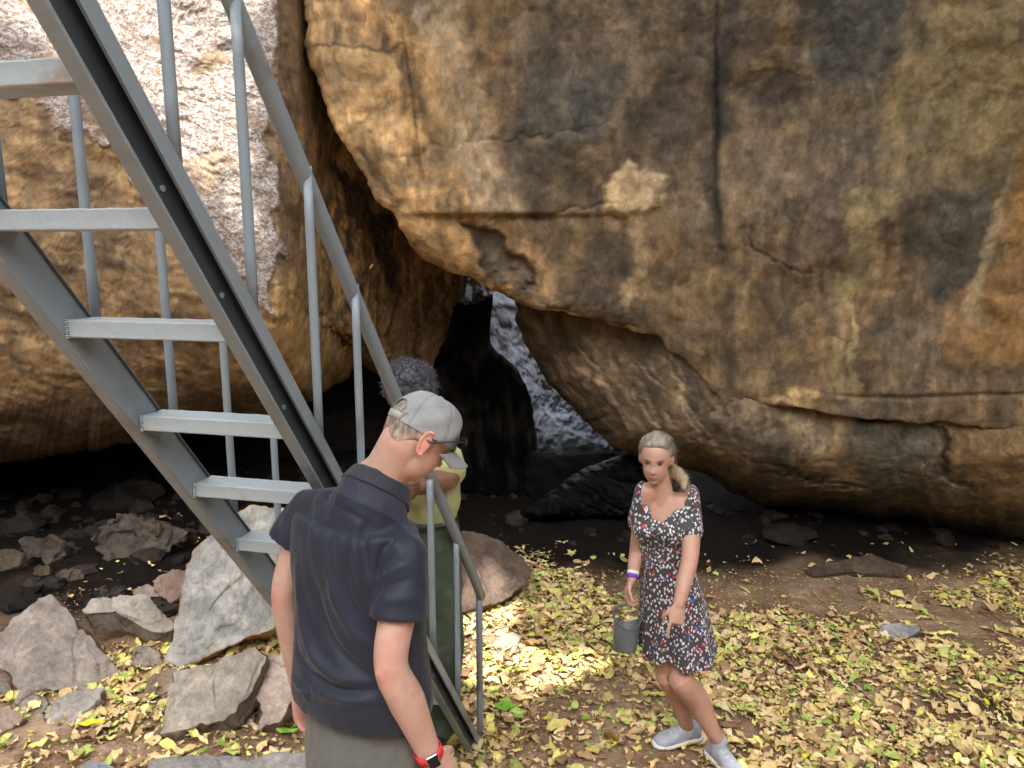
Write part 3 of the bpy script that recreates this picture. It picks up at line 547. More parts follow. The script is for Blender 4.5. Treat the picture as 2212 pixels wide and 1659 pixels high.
# gaps cut so sun lands on chosen floor spots and the left boulder
keep = np.ones(n, bool)
cc = np.stack([cx, cy, cz], 1); tt_ = (cy - 4.78) / SUN[1]; lo_ = cc - SUN * tt_[:, None]
pu_, pv_ = proj(lo_); okp = (tt_ > 0) & (lo_[:, 2] > .3)
sun_win = sdpoly(np.stack([pu_, pv_], 1) / K, [(x_, y_) for x_, y_ in CR]) > 8
keep &= ~(okp & sun_win)
patches = [((1042, 1335), .17, .17), ((1015, 1440), .05, .09), ((1255, 1432), .17, .03), ((1180, 1490), .10, .02), ((1130, 1420), .05, .02), ((1210, 1450), .04, .03), ((735 * 2.16, 775 * 2.16), .01, .01)]
for (pu, pv), a, b in patches:
    g = ghit(pu * K, pv * K); s_ = upsun(g)
    wob = 1 + .2 * np.sin(np.arctan2(cy - s_[1], cx - s_[0]) * 3 + pu)
    keep &= ((cx - s_[0]) / (a + .13)) ** 2 + ((cy - s_[1]) / (b * 2.2 + .12)) ** 2 > wob ** 2
cen = np.stack([cx, cy, cz], 1)[keep]; n = len(cen)
ax = RNG.normal(size=(n, 3)) * [1, 1, .35]; ax /= np.linalg.norm(ax, axis=1)[:, None]
b2 = RNG.normal(size=(n, 3)) * [1, 1, .3]; b2 -= (b2 * ax).sum(1)[:, None] * ax; b2 /= np.linalg.norm(b2, axis=1)[:, None]
sz = RNG.uniform(.15, .22, n)[:, None]
V = np.stack([cen - ax * sz, cen + b2 * sz * .6, cen + ax * sz, cen - b2 * sz * .6], 1).reshape(-1, 3)
cl = mix(np.tile([.07, .11, .03], (n, 1)), (.13, .17, .04), RNG.uniform(0, 1, n)).repeat(4, 0)
meshobj("leaf_screen", V, np.arange(4 * n).reshape(-1, 4), M_LEAF, sun_blocker, col=cl, smooth=False)
def tube(pts, rad, ns=12, n=None, cap=True):
    pts = np.asarray(pts, float); rad = np.asarray(rad, float) * np.ones(len(pts))
    if n: 
        rad = np.interp(np.linspace(0, 1, n), np.linspace(0, 1, len(rad)), rad); pts = spline(pts, n)
    T = np.gradient(pts, axis=0); T /= np.linalg.norm(T, axis=1)[:, None] + 1e-9
    ref = np.array([0, 0, 1.]) if abs(T[0][2]) < .9 else np.array([1., 0, 0]); R_ = []
    a = np.cross(T[0], ref); a /= np.linalg.norm(a)
    for k in range(len(pts)):
        a = a - (a @ T[k]) * T[k]; a /= np.linalg.norm(a); b = np.cross(T[k], a)
        th = np.linspace(0, 2 * math.pi, ns, endpoint=False)[:, None]
        R_.append(pts[k] + rad[k] * (np.cos(th) * a + np.sin(th) * b))
    V = np.vstack(R_); Fc = grid_faces(len(pts), ns, True).tolist()
    if cap: Fc += [list(range(ns))[::-1], list(range((len(pts) - 1) * ns, len(pts) * ns))]
    return V, Fc
V, Fc = tube([(12.5, -9.5, -.2), (12.3, -9, 3.5), (11.6, -8, 7), (9.5, -5.5, 11.5)], [.5, .42, .32, .16], 14, 30)
meshobj("blocker_trunk", V, Fc, M_ROCK, sun_blocker, col=np.tile([.14, .11, .08], (len(V), 1)))  # stem and limbs added to carry the sun-blocking leaves
for e_ in ((1.5, 1, 11.95), (6, 3, 11.95), (-2, -3.5, 11.95), (5.5, -1, 12)):
    V, Fc = tube([(10.3, -6.4, 10.2), ((9.5 + e_[0]) / 2, (-5.5 + e_[1]) / 2, 11.9), e_], [.16, .1, .03], 8, 14)
    meshobj("limb", V, Fc, M_ROCK, sun_blocker, col=np.tile([.14, .11, .08], (len(V), 1)))
# ------------------------------------------------------------------ steel stairs
DN = nrm(ray(1640 * .4, 2690 * .4)); HD = nrm([DN[0], DN[1], 0]); SD = np.array([HD[1], -HD[0], 0]); ND = np.cross(SD, DN); ND *= np.sign(ND[2])
B0 = P(469, 757, 2.94); WID = .37
def st(t, s=0, n=0, z=0):   # metres up the stringer from its foot, sideways, normal
    return B0 - DN * t + SD * s + ND * n + np.array([0, 0, z])
stair = empty("metal_stairs", B0, "grey painted steel ladder stairs with handrails climbing from the floor past the photographer", "stairs")
def boxpts(p000, ex, ey, ez):
    p = [p000 + a * ex + b * ey + c_ * ez for a in (0, 1) for b in (0, 1) for c_ in (0, 1)]
    return p, [[0, 1, 3, 2], [4, 6, 7, 5], [0, 4, 5, 1], [2, 3, 7, 6], [0, 2, 6, 4], [1, 5, 7, 3]]
class MB:
    def __init__(s): s.V = []; s.F = []
    def add(s, V, F):
        o = len(s.V); s.V += [tuple(map(float, v)) for v in V]; s.F += [[i + o for i in f] for f in F]; return s
    def box(s, p, ex, ey, ez): return s.add(*boxpts(np.array(p, float), np.array(ex, float), np.array(ey, float), np.array(ez, float)))
    def tube(s, pts, r, ns=12, n=None): return s.add(*tube(pts, r, ns, n))
    def obj(s, name, mat, parent=None, col=None, smooth=False, bevel=0, label=None):
        V = np.array(s.V)
        o = meshobj(name, V, s.F, mat, parent, col=None if col is None else (np.tile(col, (len(V), 1)) if np.ndim(col) == 1 else col), smooth=smooth)
        if bevel:
            b = o.modifiers.new("bevel", 'BEVEL'); b.width = bevel; b.segments = 2; b.limit_method = 'ANGLE'; b.angle_limit = math.radians(50)
            o.data.polygons.foreach_set('use_smooth', [True] * len(o.data.polygons))
            try: o.data.set_sharp_from_angle(angle=math.radians(40))
            except Exception: pass
        if label: o['label'] = label
        return o
TL = 4.9; UP = -DN * TL; th_ = .006; HH = .082; FL = .03
m = MB(); st0 = st(-.03)
m.box(st0 + SD * 0, UP, SD * FL, ND * th_)                                  # lower flange
m.box(st0 + SD * 0 + ND * HH, UP, SD * FL, ND * .007)                         # upper flange
rs_ = m.obj("stringer", M_PAINT, stair, bevel=.0015)
m = MB(); m.box(st0 + ND * (th_ + .001), UP, SD * .006, ND * (HH - th_ - .002)); m.obj("web_plate", M_WEB, rs_, label="recessed web of the channel with shade put into its colour")
for t in (.35, .8, 1.35, 1.72, 1.95, 2.3, 2.62, 2.85): MB().tube([st(t, .006, .045), st(t, .0085, .045)], .0055, 8).obj("bolt", M_PAINT, rs_)
m = MB(); m.box(st0 + ND * (HH - .026) + SD * (FL - .006), UP, SD * .006, ND * .026); m.obj("flange_lip", M_PAINT, rs_)
m = MB()
m.box(st0 + SD * (-WID) , UP, SD * .007, ND * HH)
m.box(st0 + SD * (-WID - .032), UP, SD * .0315, ND * th_)
m.box(st0 + SD * (-WID - .032) + ND * (HH - .006), UP, SD * .0315, ND * th_)
ls_ = m.obj("stringer", M_PAINT, stair, bevel=.0015)
m = MB(); m.tube([st(-.03, -WID + .010, HH - .008), st(TL - .1, -WID + .010, HH - .008)], .0028, 6); m.obj("edge_bead", M_WEB, ls_)
# treads: square tube
def t_at(u, v):  # parameter on the right foot line whose projection has row v
    lo, hi = -.5, 4.2
    for _ in range(50):
        mi = (lo + hi) / 2; qq = B0 - DN * mi
        if (qq - _C) @ _F < .15 or proj(qq)[1] < v: hi = mi
        else: lo = mi
    return lo
tv = [84, 231, 344, 441]
tt = [t_at(0, v) for v in tv]; step = (tt[0] - tt[3]) / 3
tlist = tt + [tt[3] - step * k for k in (1, 2, 3, 4, 5, 6)] + [tt[0] + step * k for k in (1, 2, 3)]
for t in tlist:
    if t < .12: continue
    a = st(t, -WID + .0085, 0.004); ex = SD * (WID - .010); ez = np.array([0, 0, .036]); ey = HD * .075
    V = []; nx = 26
    for i in range(nx + 1):
        f = i / nx; p = a + ex * f
        for (yy, zz) in ((0, 0), (1, 0), (1, 1), (0, 1)):
            jit = .0004 * math.sin(i * 1.3 + zz * 2 + t * 9) + .0004 * math.sin(i * 3.1 + yy)
            V.append(p + ey * yy + ez * zz + np.array([0, 0, jit if zz else 0]) - HD * (jit if not yy else 0))
    Fc = []
    for i in range(nx):
        for k in range(4): k2 = (k + 1) % 4; Fc.append([i * 4 + k, (i + 1) * 4 + k, (i + 1) * 4 + k2, i * 4 + k2])
    Fc += [[0, 1, 2, 3], [nx * 4 + 3, nx * 4 + 2, nx * 4 + 1, nx * 4]]
    m = MB().add(V, Fc); tr = m.obj("tread", M_TREAD, stair, bevel=.003)
    m = MB()   # weld bead lumps at the left end
    for k in range(9):
        c0 = a + ez * (k / 8.) - HD * .001 + SD * .001
        m.tube([c0 - ez * .04, c0 + ez * .04], .0035 + .0015 * (k % 2), 6)
    m.obj("weld", M_TREAD, tr, smooth=True)
# handrails and balusters
def RHt(t): return .715 - .05 * t
def rs_off(t): return .009 + .018 * (1 - sstep(t, 0, 1.5))
rr = MB(); pts = [st(t, rs_off(t), HH, RHt(t)) for t in np.linspace(.0, TL, 30)]
pts = [pts[0] + DN * .09] + pts
rr.tube(pts, .0195, 14); rr.obj("handrail", M_PAINT, stair, smooth=True)
rr = MB(); rr.tube([st(t, -WID - .015, HH, .68 - .03 * t) for t in np.linspace(.05, TL, 30)], .0165, 14); rr.obj("handrail", M_PAINT, stair, smooth=True)
def bal(t, s, h, r_=.0105):
    lo = st(t, s, HH + .004); hi = lo + np.array([0, 0, h + .012])
    m = MB(); m.tube([lo + (hi - lo) * f for f in np.linspace(0, 1, 6)], r_, 12); m.obj("baluster", M_PAINT, stair, smooth=True)
def t_u(u, s):
    lo, hi = -.3, 3.2
    for _ in range(50):
        mi = (lo + hi) / 2; qq = st(mi, s, HH)
        if (qq - _C) @ _F < .15 or proj(qq)[0] < u: hi = mi
        else: lo = mi
    return lo
for u in (480, 458, 433, 363, 319, 253, 175): t = t_u(u, .018); bal(t, .018, RHt(t), .0145 if u == 480 else .0118 if u > 400 else .0105)
for u in (281, 234, 175, 96, 0): t = t_u(u, -WID - .015); bal(t, -WID - .015, .68 - .03 * t)

# ------------------------------------------------------------------ leaf litter
def leaf_mesh(cen, size, yaw, tx, ty, curl, fold):
    """many curled leaves at once: 3 x 6 points each"""
    n = len(cen); wf_ = RNG.uniform(.28, .7, n); tt_ = np.linspace(-1, 1, 6); wd = np.array([.05, .62, .95, .80, .42, .02])
    L = []
    for i in range(6):
        for j in (-1, 0, 1):
            x = np.full(n, tt_[i]); y = j * wd[i] * wf_
            z = curl * (x ** 2) * .5 + fold * abs(j) * wd[i] * .5
            L.append(np.stack([x, y, z], 1))
    L = np.stack(L, 1) * (size * .5)[:, None, None]
    L = L + (RNG.normal(size=L.shape) * [.02, .03, .07]) * size[:, None, None]
    cy_, sy_ = np.cos(yaw), np.sin(yaw); cx_, sx_ = np.cos(tx), np.sin(tx); ct, st_ = np.cos(ty), np.sin(ty)
    x, y, z = L[..., 0], L[..., 1], L[..., 2]
    y, z = y * cx_[:, None] - z * sx_[:, None], y * sx_[:, None] + z * cx_[:, None]
    x, z = x * ct[:, None] + z * st_[:, None], -x * st_[:, None] + z * ct[:, None]
    x, y = x * cy_[:, None] - y * sy_[:, None], x * sy_[:, None] + y * cy_[:, None]
    L = np.stack([x, y, z], -1); zmin = L[..., 2].min(1)
    L[..., 2] -= zmin[:, None] * .75
    V = (L + cen[:, None, :]).reshape(-1, 3)
    f = grid_faces(6, 3); Fc = (np.arange(n)[:, None, None] * 18 + f[None]).reshape(-1, 4)
    return V, Fc
PAL = np.array([(.76, .55, .26), (.64, .45, .21), (.80, .63, .36), (.46, .29, .14), (.76, .68, .20), (.48, .56, .15), (.28, .17, .09), (.80, .58, .30)])
PW = np.array([.17, .16, .10, .13, .16, .13, .08, .07])
NL = 95000
lx = RNG.uniform(-2.9, 5.2, NL); ly = RNG.uniform(1.3, 6.2, NL); lz = gzn(lx, ly)
pu_, pv_ = proj(np.stack([lx, ly, lz], 1)); qp = np.stack([pu_, pv_], 1) / K
vis = (qp[:, 0] > -120) & (qp[:, 0] < 2340) & (qp[:, 1] < 1760)
g3 = np.stack([lx, ly, 0 * lx], 1); dn = fbm(g3, 2.6, 3, off=5)
dens = .85 + .9 * dn
back = np.interp(qp[:, 0], [0, 1000, 1180, 1260, 1560, 1900, 2212], [1500, 1230, 1200, 1290, 1330, 1270, 1225])
dens *= sstep(qp[:, 1] - back, -25, 45) * .97 + .02
def zone(poly, soft=30): return sstep(sdpoly(qp, poly), -soft, soft)
dens *= 1 - .93 * zone([(1560, 1180), (2212, 1260), (2300, 1460), (2100, 1420), (1900, 1350), (1780, 1350), (1560, 1300)], 20) * (dn < .25)
dens *= 1 - .80 * zone([(1100, 1480), (1430, 1450), (1600, 1640), (1500, 1760), (1080, 1700)], 60) * sstep(dn, -.5, .15)
dens *= 1 - .6 * sstep(-fbm(g3, 1.4, 3, off=25), .05, .45)
dens *= 1 - .72 * zone([(-100, 1540), (640, 1500), (700, 1640), (-100, 1800)], 40)
dens += .45 * zone([(160, 1420), (420, 1380), (430, 1560), (160, 1600)], 30)
dens += .5 * zone([(1130, 1240), (1260, 1230), (1330, 1300), (1160, 1320)], 20)
dens *= 1 - .9 * zone([(-100, 1000), (370, 1100), (380, 1330), (-100, 1500)], 10)
keep = vis & (RNG.uniform(size=NL) < np.clip(dens, 0.012, 1))
lx, ly, lz = lx[keep], ly[keep], lz[keep]; n = len(lx)
size = np.exp(RNG.normal(math.log(.045), .52, n)); size = np.clip(size, .014, .115)
V, Fc = leaf_mesh(np.stack([lx, ly, lz + RNG.uniform(.001, .022, n)], 1), size, RNG.uniform(0, 6.28, n), RNG.normal(0, .20, n), RNG.normal(0, .18, n), RNG.normal(.12, .35, n), RNG.normal(.2, .35, n))
ci = RNG.choice(len(PAL), n, p=PW); lc = PAL[ci] * RNG.uniform(.75, 1.2, (n, 1))
tag(meshobj("leaf_litter", V, Fc, M_LEAF, col=lc.repeat(18, 0), smooth=True), "dry tan and yellow leaves carpeting the floor", kind="stuff")
# crumbs: small bits of leaf and chips of stone
n = 60000; bx = RNG.uniform(-2.9, 5.0, n); by = RNG.uniform(1.4, 5.6, n)
V0 = np.stack([bx, by, gzn(bx, by) + .002], 1); pu_, pv_ = proj(V0)
k_ = (pu_ > -40) & (pu_ < 1070) & (pv_ > 590 - 40 * (pu_ > 500)) & (pv_ < 800) & (RNG.uniform(size=n) < .75); V0 = V0[k_]; n = len(V0)
a1 = RNG.normal(size=(n, 3)) * [1, 1, .4]; a2 = RNG.normal(size=(n, 3)) * [1, 1, .4]; sz = RNG.uniform(.004, .013, n)[:, None]
V = np.stack([V0 - a1 * sz * .5, V0 + a2 * sz * .5 + [0, 0, .003], V0 + a1 * sz * .5 + [0, 0, .004], V0 - a2 * sz * .5 + [0, 0, .002]], 1).reshape(-1, 3)
cc_ = PAL[RNG.choice(len(PAL), n, p=PW)] * RNG.uniform(.5, 1.1, (n, 1))
tag(meshobj("leaf_crumbs", V, np.arange(4 * n).reshape(-1, 4), M_LEAF, col=cc_.repeat(4, 0), smooth=False), "crumbled bits of dry leaf on the dirt", kind="stuff")
m = MB()
for k in range(150):
    x0, y0 = RNG.uniform(-1.9, 3.8), RNG.uniform(2.6, 5.3); a_ = RNG.uniform(0, 6.28); L_ = RNG.uniform(.05, .22)
    pts = [(x0 + math.cos(a_) * L_ * f + RNG.normal(0, .006), y0 + math.sin(a_) * L_ * f + RNG.normal(0, .006)) for f in (0, .35, .7, 1)]
    m.tube([(x, y, float(gzn(x, y)) + .012 + .004 * (k % 3)) for x, y in pts], [.0035, .003, .0025, .0012], 5, 7)
tag(m.obj("twigs", M_LEAF, None, col=(.16, .10, .06), smooth=True), "thin dry twigs scattered through the litter", kind="stuff")
# fresh green and yellow leaves: things of their own
def fresh(u, v, size, yaw, color, label, group, tilt=.15):
    g = ghit(u * K, v * K); g[2] = float(gzn(g[0], g[1])) + .03
    V, Fc = leaf_mesh(np.zeros((1, 3)), np.array([size]), np.array([yaw]), np.array([tilt]), np.array([tilt * .6]), np.array([.18]), np.array([.25]))
    o = meshobj("leaf", V, Fc, M_LEAF, col=np.tile(color, (18, 1)) * RNG.uniform(.9, 1.1)); o.location = tuple(g)
    o.data.polygons.foreach_set('use_smooth', [True] * len(o.data.polygons))
    sb = o.modifiers.new("sub", 'SUBSURF'); sb.levels = 1; sb.render_levels = 2
    tag(o, label, "leaf", group)
GRN = (.20, .42, .04); LGR = (.33, .52, .10); YEL = (.75, .68, .04)
for u, v, s_, a_ in ((1095, 1540, .13, .2), (1120, 1560, .09, 2.2), (1200, 1435, .07, 1.4), (1215, 1455, .06, 2.8), (1265, 1560, .06, .5), (1500, 1512, .07, .3), (1385, 1395, .05, 1), (1750, 1430, .05, 2), (1880, 1440, .06, .4), (1860, 1470, .07, 2.2),
                      (1875, 1500, .06, 1.2), (1740, 1565, .075, 1.9), (1800, 1310, .05, 0), (2165, 1360, .05, .3), (2160, 1215, .06, .1), (1635, 1312, .05, .2), (1590, 1465, .05, 2.4), (2175, 1480, .05, .7), (2090, 1405, .07, 0), (1810, 1600, .06, 1)):
    fresh(u, v, s_, a_, GRN if (int(u) % 2) else LGR, "fresh green leaf lying on the dry litter to the right of the stairs", "fresh green leaves on the litter, right side")
for u, v, s_, a_ in ((620, 1590, .10, .2), (640, 1575, .08, 1.2), (5, 1630, .09, .6), (480, 1617, .07, 2), (655, 1640, .08, .3), (440, 1640, .06, 1)):
    fresh(u, v, s_, a_, LGR if (int(u) % 2) else GRN, "fresh green leaf on the ground among the rocks left of the man", "fresh green leaves among the rocks")
for u, v, s_, a_, lab in ((1185, 1372, .085, .5, "bright yellow green leaf in the sunny litter left of the bucket"), (1325, 1612, .06, 1.9, "small bright yellow leaf in front of the woman's left shoe toe"), (1740, 1640, .07, .6, "yellow leaf at the bottom edge right of the woman's shoe"),
                      (2130, 1530, .08, 1.2, "large yellow leaf toward the right edge"), (200, 1578, .13, .3, "big yellow leaf lying by the flat pale slab"), (1180, 1560, .045, .2, "tiny yellow leaf beside the big green leaf")):
    fresh(u, v, s_, a_, YEL, lab, None)
# ------------------------------------------------------------------ people
class Soup:
    def __init__(s): s.V = []; s.F = []
    def add(s, V, F):
        o = len(s.V); s.V += [tuple(map(float, v)) for v in V]; s.F += [[int(i) + o for i in f] for f in F]; return s
    def limb(s, pts, rad, n=16, ns=16):
        pts = np.asarray(pts, float); rad = np.asarray(rad, float) * np.ones(len(pts))
        rs = np.interp(np.linspace(0, 1, n), np.linspace(0, 1, len(rad)), rad); sp = spline(pts, n) if len(pts) > 1 else pts
        t0 = sp[0] - sp[1]; t0 /= np.linalg.norm(t0); t1 = sp[-1] - sp[-2]; t1 /= np.linalg.norm(t1)
        a0 = [sp[0] + t0 * rs[0] * k for k in (.95, .8, .45)]; a1 = [sp[-1] + t1 * rs[-1] * k for k in (.45, .8, .95)]
        pp = np.vstack([a0, sp, a1]); rr_ = np.concatenate([rs[0] * np.array([.3, .6, .9]), rs, rs[-1] * np.array([.9, .6, .3])])
        V, F = tube(pp, rr_, ns); return s.add(V, F)
    def loft(s, secs, n=24, ns=28, ex=2.0):
        """secs: (centre, axisA, axisB) with lengths as half widths"""
        C_ = np.array([q[0] for q in secs]); A_ = np.array([q[1] for q in secs]); B_ = np.array([q[2] for q in secs])
        C_, A_, B_ = spline(C_, n), spline(A_, n), spline(B_, n)
        th = np.linspace(0, 2 * math.pi, ns, endpoint=False); ct, sn = np.cos(th), np.sin(th)
        cx = np.sign(ct) * np.abs(ct) ** (2 / ex); sx = np.sign(sn) * np.abs(sn) ** (2 / ex)
        V = (C_[:, None] + cx[None, :, None] * A_[:, None] + sx[None, :, None] * B_[:, None]).reshape(-1, 3)
        F = grid_faces(n, ns, True).tolist() + [list(range(ns))[::-1], list(range((n - 1) * ns, n * ns))]
        return s.add(V, F)
    def ell(s, c, A, B, Cc, n=14, ns=20):
        ph = np.linspace(.05, math.pi - .05, n)[:, None]; th = np.linspace(0, 2 * math.pi, ns, endpoint=False)[None]
        V = (np.array(c) + (np.sin(ph) * np.cos(th))[..., None] * np.array(A) + (np.sin(ph) * np.sin(th))[..., None] * np.array(B) + (np.cos(ph) + 0 * th)[..., None] * np.array(Cc)).reshape(-1, 3)
        return s.add(V, grid_faces(n, ns, True).tolist() + [list(range(ns))[::-1], list(range((n - 1) * ns, n * ns))])
def remesh(s, vox, smooth=4, fac=.5):
    me = bpy.data.meshes.new("tmp"); me.from_pydata(s.V, [], s.F); me.update()
    # consistent normals
    import bmesh
    bm = bmesh.new(); bm.from_mesh(me); bmesh.ops.recalc_face_normals(bm, faces=bm.faces); bm.to_mesh(me); bm.free()
    o = bpy.data.objects.new("tmp", me); SC.collection.objects.link(o)
    r = o.modifiers.new("r", 'REMESH'); r.mode = 'VOXEL'; r.voxel_size = vox; r.adaptivity = 0
    if smooth: sm = o.modifiers.new("s", 'SMOOTH'); sm.iterations = smooth; sm.factor = fac
    dg = bpy.context.evaluated_depsgraph_get(); dg.update(); ev = o.evaluated_get(dg); m2 = ev.to_mesh()
    V = np.empty(len(m2.vertices) * 3); m2.vertices.foreach_get('co', V); V = V.reshape(-1, 3).copy()
    N = np.empty(len(m2.vertices) * 3); m2.vertices.foreach_get('normal', N); N = N.reshape(-1, 3).copy()
    F = [list(p.vertices) for p in m2.polygons]
    ev.to_mesh_clear(); bpy.data.objects.remove(o); bpy.data.meshes.remove(me)
    return V, N, F
def creases(V, N, lines, mask=None):
    """lines: (polyline 3D, width, amplitude)"""
    d_ = np.zeros(len(V))
    for pl, w_, a_ in lines:
        pl = spline(pl, max(6, len(pl) * 3)); best = np.full(len(V), 1e9); tb = np.zeros(len(V))
        for k in range(len(pl) - 1):
            ab = pl[k + 1] - pl[k]; t = np.clip(((V - pl[k]) @ ab) / (ab @ ab + 1e-12), 0, 1)
            dd = np.linalg.norm(V - pl[k] - t[:, None] * ab, axis=1); m_ = dd < best; best[m_] = dd[m_]; tb[m_] = ((k + t) / (len(pl) - 1))[m_]
        d_ += a_ * np.exp(-(best / w_) ** 2) * np.sin(np.clip(tb, .02, .98) * math.pi) ** .5
    return V + N * d_[:, None]
def frame(f, up=(0, 0, 1)):
    f = nrm(f); r = nrm(np.cross(f, up)); u = np.cross(r, f); return r, f, u   # person's right, front, up
def face(V, N, c, r, f, u, s=1.0):
    """push a face into the front of a head (head local metres)"""
    q = (V - c) / s; x, y, z = q @ r, q @ f, q @ u; front = sstep(y, .015, .06) * (np.abs(z) < .16)
    def g(cx, cz, wx, wz): return np.exp(-((x - cx) / wx) ** 2 - ((z - cz) / wz) ** 2)
    d = .020 * g(0, -.028, .0085, .012) + .011 * g(0, -.008, .006, .020) + .006 * (g(.011, -.033, .007, .006) + g(-.011, -.033, .007, .006))
    d -= .011 * (g(.031, .008, .014, .010) + g(-.031, .008, .014, .010))
    d += .004 * (g(.031, .024, .018, .006) + g(-.031, .024, .018, .006))
    d += .006 * g(0, -.060, .018, .006) + .005 * g(0, -.069, .015, .005) - .004 * g(0, -.0645, .02, .0028)
    d += .006 * g(0, -.098, .018, .013) + .004 * (g(.042, -.025, .02, .018) + g(-.042, -.025, .02, .018)) - .003 * g(0, -.083, .015, .006)
    return V + f * (d * front * s)[:, None], front, x, y, z
def hand(s, wrist, dirv, side, back, curl, sc=1.0, point=False, thumb=1, r0=.009):
    """dirv: along the hand; side: towards the thumb; back: out of the back of the hand"""
    d = nrm(dirv); sd = nrm(side - (np.array(side) @ d) * d); bk = nrm(np.array(back) - (np.array(back) @ d) * d - (np.array(back) @ sd) * sd)
    w0 = np.array(wrist, float)
    s.loft([(w0 - d * .01 * sc, sd * .026 * sc, bk * .019 * sc), (w0 + d * .03 * sc, sd * .036 * sc, bk * .017 * sc), (w0 + d * .07 * sc, sd * .041 * sc, bk * .015 * sc), (w0 + d * .092 * sc, sd * .038 * sc, bk * .012 * sc)], 8, 16, 2.4)
    for k, (off, ln) in enumerate(((.029, .074), (.010, .084), (-.010, .077), (-.028, .060))):
        c_ = 0.10 if (point and k == 0) else curl + .12 * k
        p = w0 + d * .086 * sc + sd * off * sc; pts = [p]; ang = 0
        for j, fr_ in enumerate((.42, .32, .26)):
            ang += c_ * (1.0 if j else .9); v = d * math.cos(ang) - bk * math.sin(ang); p = p + v * ln * fr_ * sc; pts.append(p)
        s.limb(pts, [r0 * sc, r0 * .95 * sc, r0 * .88 * sc, r0 * .72 * sc], 12, 10)
    p = w0 + d * .025 * sc + sd * .028 * sc
    s.limb([p, p + (sd * .6 + d * .75 - bk * .25) * .035 * sc, p + (sd * .55 + d * .95 - bk * .6) * .066 * sc * thumb], [.013 * sc, .011 * sc, .0085 * sc], 8, 10)
def shoe(s, ankle, toe_dir, L_=.27, wd=.048, up=(0, 0, 1), sc=1.):
    a = np.array(ankle, float); t = nrm(toe_dir); u = nrm(up); sd = np.cross(t, u)
    heel = a - u * .055 - t * .05
    s.loft([(heel - t * .02 + u * .02, sd * .025, u * .03), (heel + u * .018, sd * .036, u * .045), (heel + t * .05 + u * .025, sd * .038, u * .055), (heel + t * .12 + u * .012, sd * .044, u * .045), (heel + t * .19 - u * .0, sd * wd, u * .033), (heel + t * .235 - u * .008, sd * .036, u * .022), (heel + t * .255 - u * .012, sd * .015, u * .012)], 18, 18, 2.4)
SKIN = (.50, .29, .21); SKINR = (.55, .21, .15); SKINF = (.60, .37, .29)
# ---------------- woman
g0 = ghit(705, 745); Yw = 3.42
wr, wf, wu = frame((-.42, -.90, 0))          # body faces the camera, a little to the picture's left
wom = empty("person", (P(692, 745, Yw)[0], Yw, 0.0), "grey haired woman in a floral dress and pale trainers, pointing down, holding a small bucket", "person")
def W(u, v, dy=0.): return P(u, v, Yw + dy)
pel = W(671, 606); ches = W(665, 520, .0); nk = W(662, 496, .0)
shR = W(646, 492, -.0); shL = W(688, 495, .04)
hc = W(656, 459, -.03); hr, hf, hu = frame((-.33, -.92, -.14))
b = Soup()
# head and neck
b.ell(hc + hu * .018 - hf * .012, hr * .073, hf * .092, hu * .088)
b.ell(hc - hu * .038 + hf * .018, hr * .057, hf * .066, hu * .074)
b.ell(hc - hu * .082 + hf * .036, hr * .034, hf * .036, hu * .026)
b.limb([hc - hu * .06 - hf * .02, nk + (0, 0, .01), ches + np.array([0, .0, .03])], [.05, .052, .07], 10)
for sgn in (1, -1): b.ell(hc + hr * .073 * sgn - hf * .012 - hu * .004, hr * .010, hf * .017, hu * .030, 8, 10)
b.loft([(pel, wr * .125, wf * .09), (W(668, 570), wr * .105, wf * .076), (W(665, 545), wr * .098, wf * .074), (ches, wr * .118, wf * .088), (W(666, 501, .01), wr * .15, wf * .07), (W(665, 493, .01), wr * .09, wf * .05)], 16, 24)
elR = W(637, 549, .04); wrR = W(632, 579, -.04); elL = W(690, 557, -.17); wrL = W(679, 604, -.29)
b.limb([shR, shR * .5 + elR * .5 + (0, .0, 0), elR, elR * .5 + wrR * .5, wrR], [.047, .044, .036, .033, .024], 24)
b.limb([shL, shL * .5 + elL * .5 + (.005, -.01, 0), elL, elL * .45 + wrL * .55, wrL], [.049, .047, .040, .037, .026], 24)
grip = W(627, 601, -.05)
hand(b, wrR, grip - wrR + np.array([-.01, 0, 0]), (-.35, -1, 0), (-1, .25, .1), .62, .92, r0=.0088)
hand(b, wrL, W(674, 637, -.35) - wrL, (-1, -.25, 0), (.15, -1, .25), 1.25, .95, point=True, thumb=.8)
kR = W(668, 678, -.06); aR = W(688, 728, .06); kL = W(682, 682, -.12); aL = W(719, 741, -.10)
hipR = W(662, 630, .0); hipL = W(680, 630, .02)
b.limb([hipR, kR + (0, .03, .02), kR, kR * .65 + aR * .35 + np.array([.012, .03, 0]), aR * .8 + kR * .2, aR, aR - (0, 0, .04)], [.085, .056, .054, .056, .036, .033, .033], 30)
b.limb([hipL, kL + (0, .04, .02), kL, kL * .65 + aL * .35 + np.array([.016, .03, 0]), aL * .8 + kL * .2, aL, aL - (0, 0, .04)], [.092, .062, .060, .061, .039, .034, .034], 30)
V, N, F = remesh(b, .0052, 3)
V, front, x, y, z = face(V, N, hc, hr, hf, hu, 1.0)
c = np.tile(SKIN, (len(V), 1)); n_ = fbm(V, 14, 3); c = mix(c, SKINR, sstep(n_, .0, .8) * .35)
inh = (np.linalg.norm(V - hc, axis=1) < .17)
def gg(cx, cz, wx, wz): return np.exp(-((x - cx) / wx) ** 2 - ((z - cz) / wz) ** 2) * front * inh
c = mix(c, (.52, .20, .17), np.clip(gg(0, -.0645, .022, .0075) * 1.3, 0, 1)); c = mix(c, (.16, .05, .05), np.clip(gg(0, -.0645, .019, .0024), 0, 1) * .8)
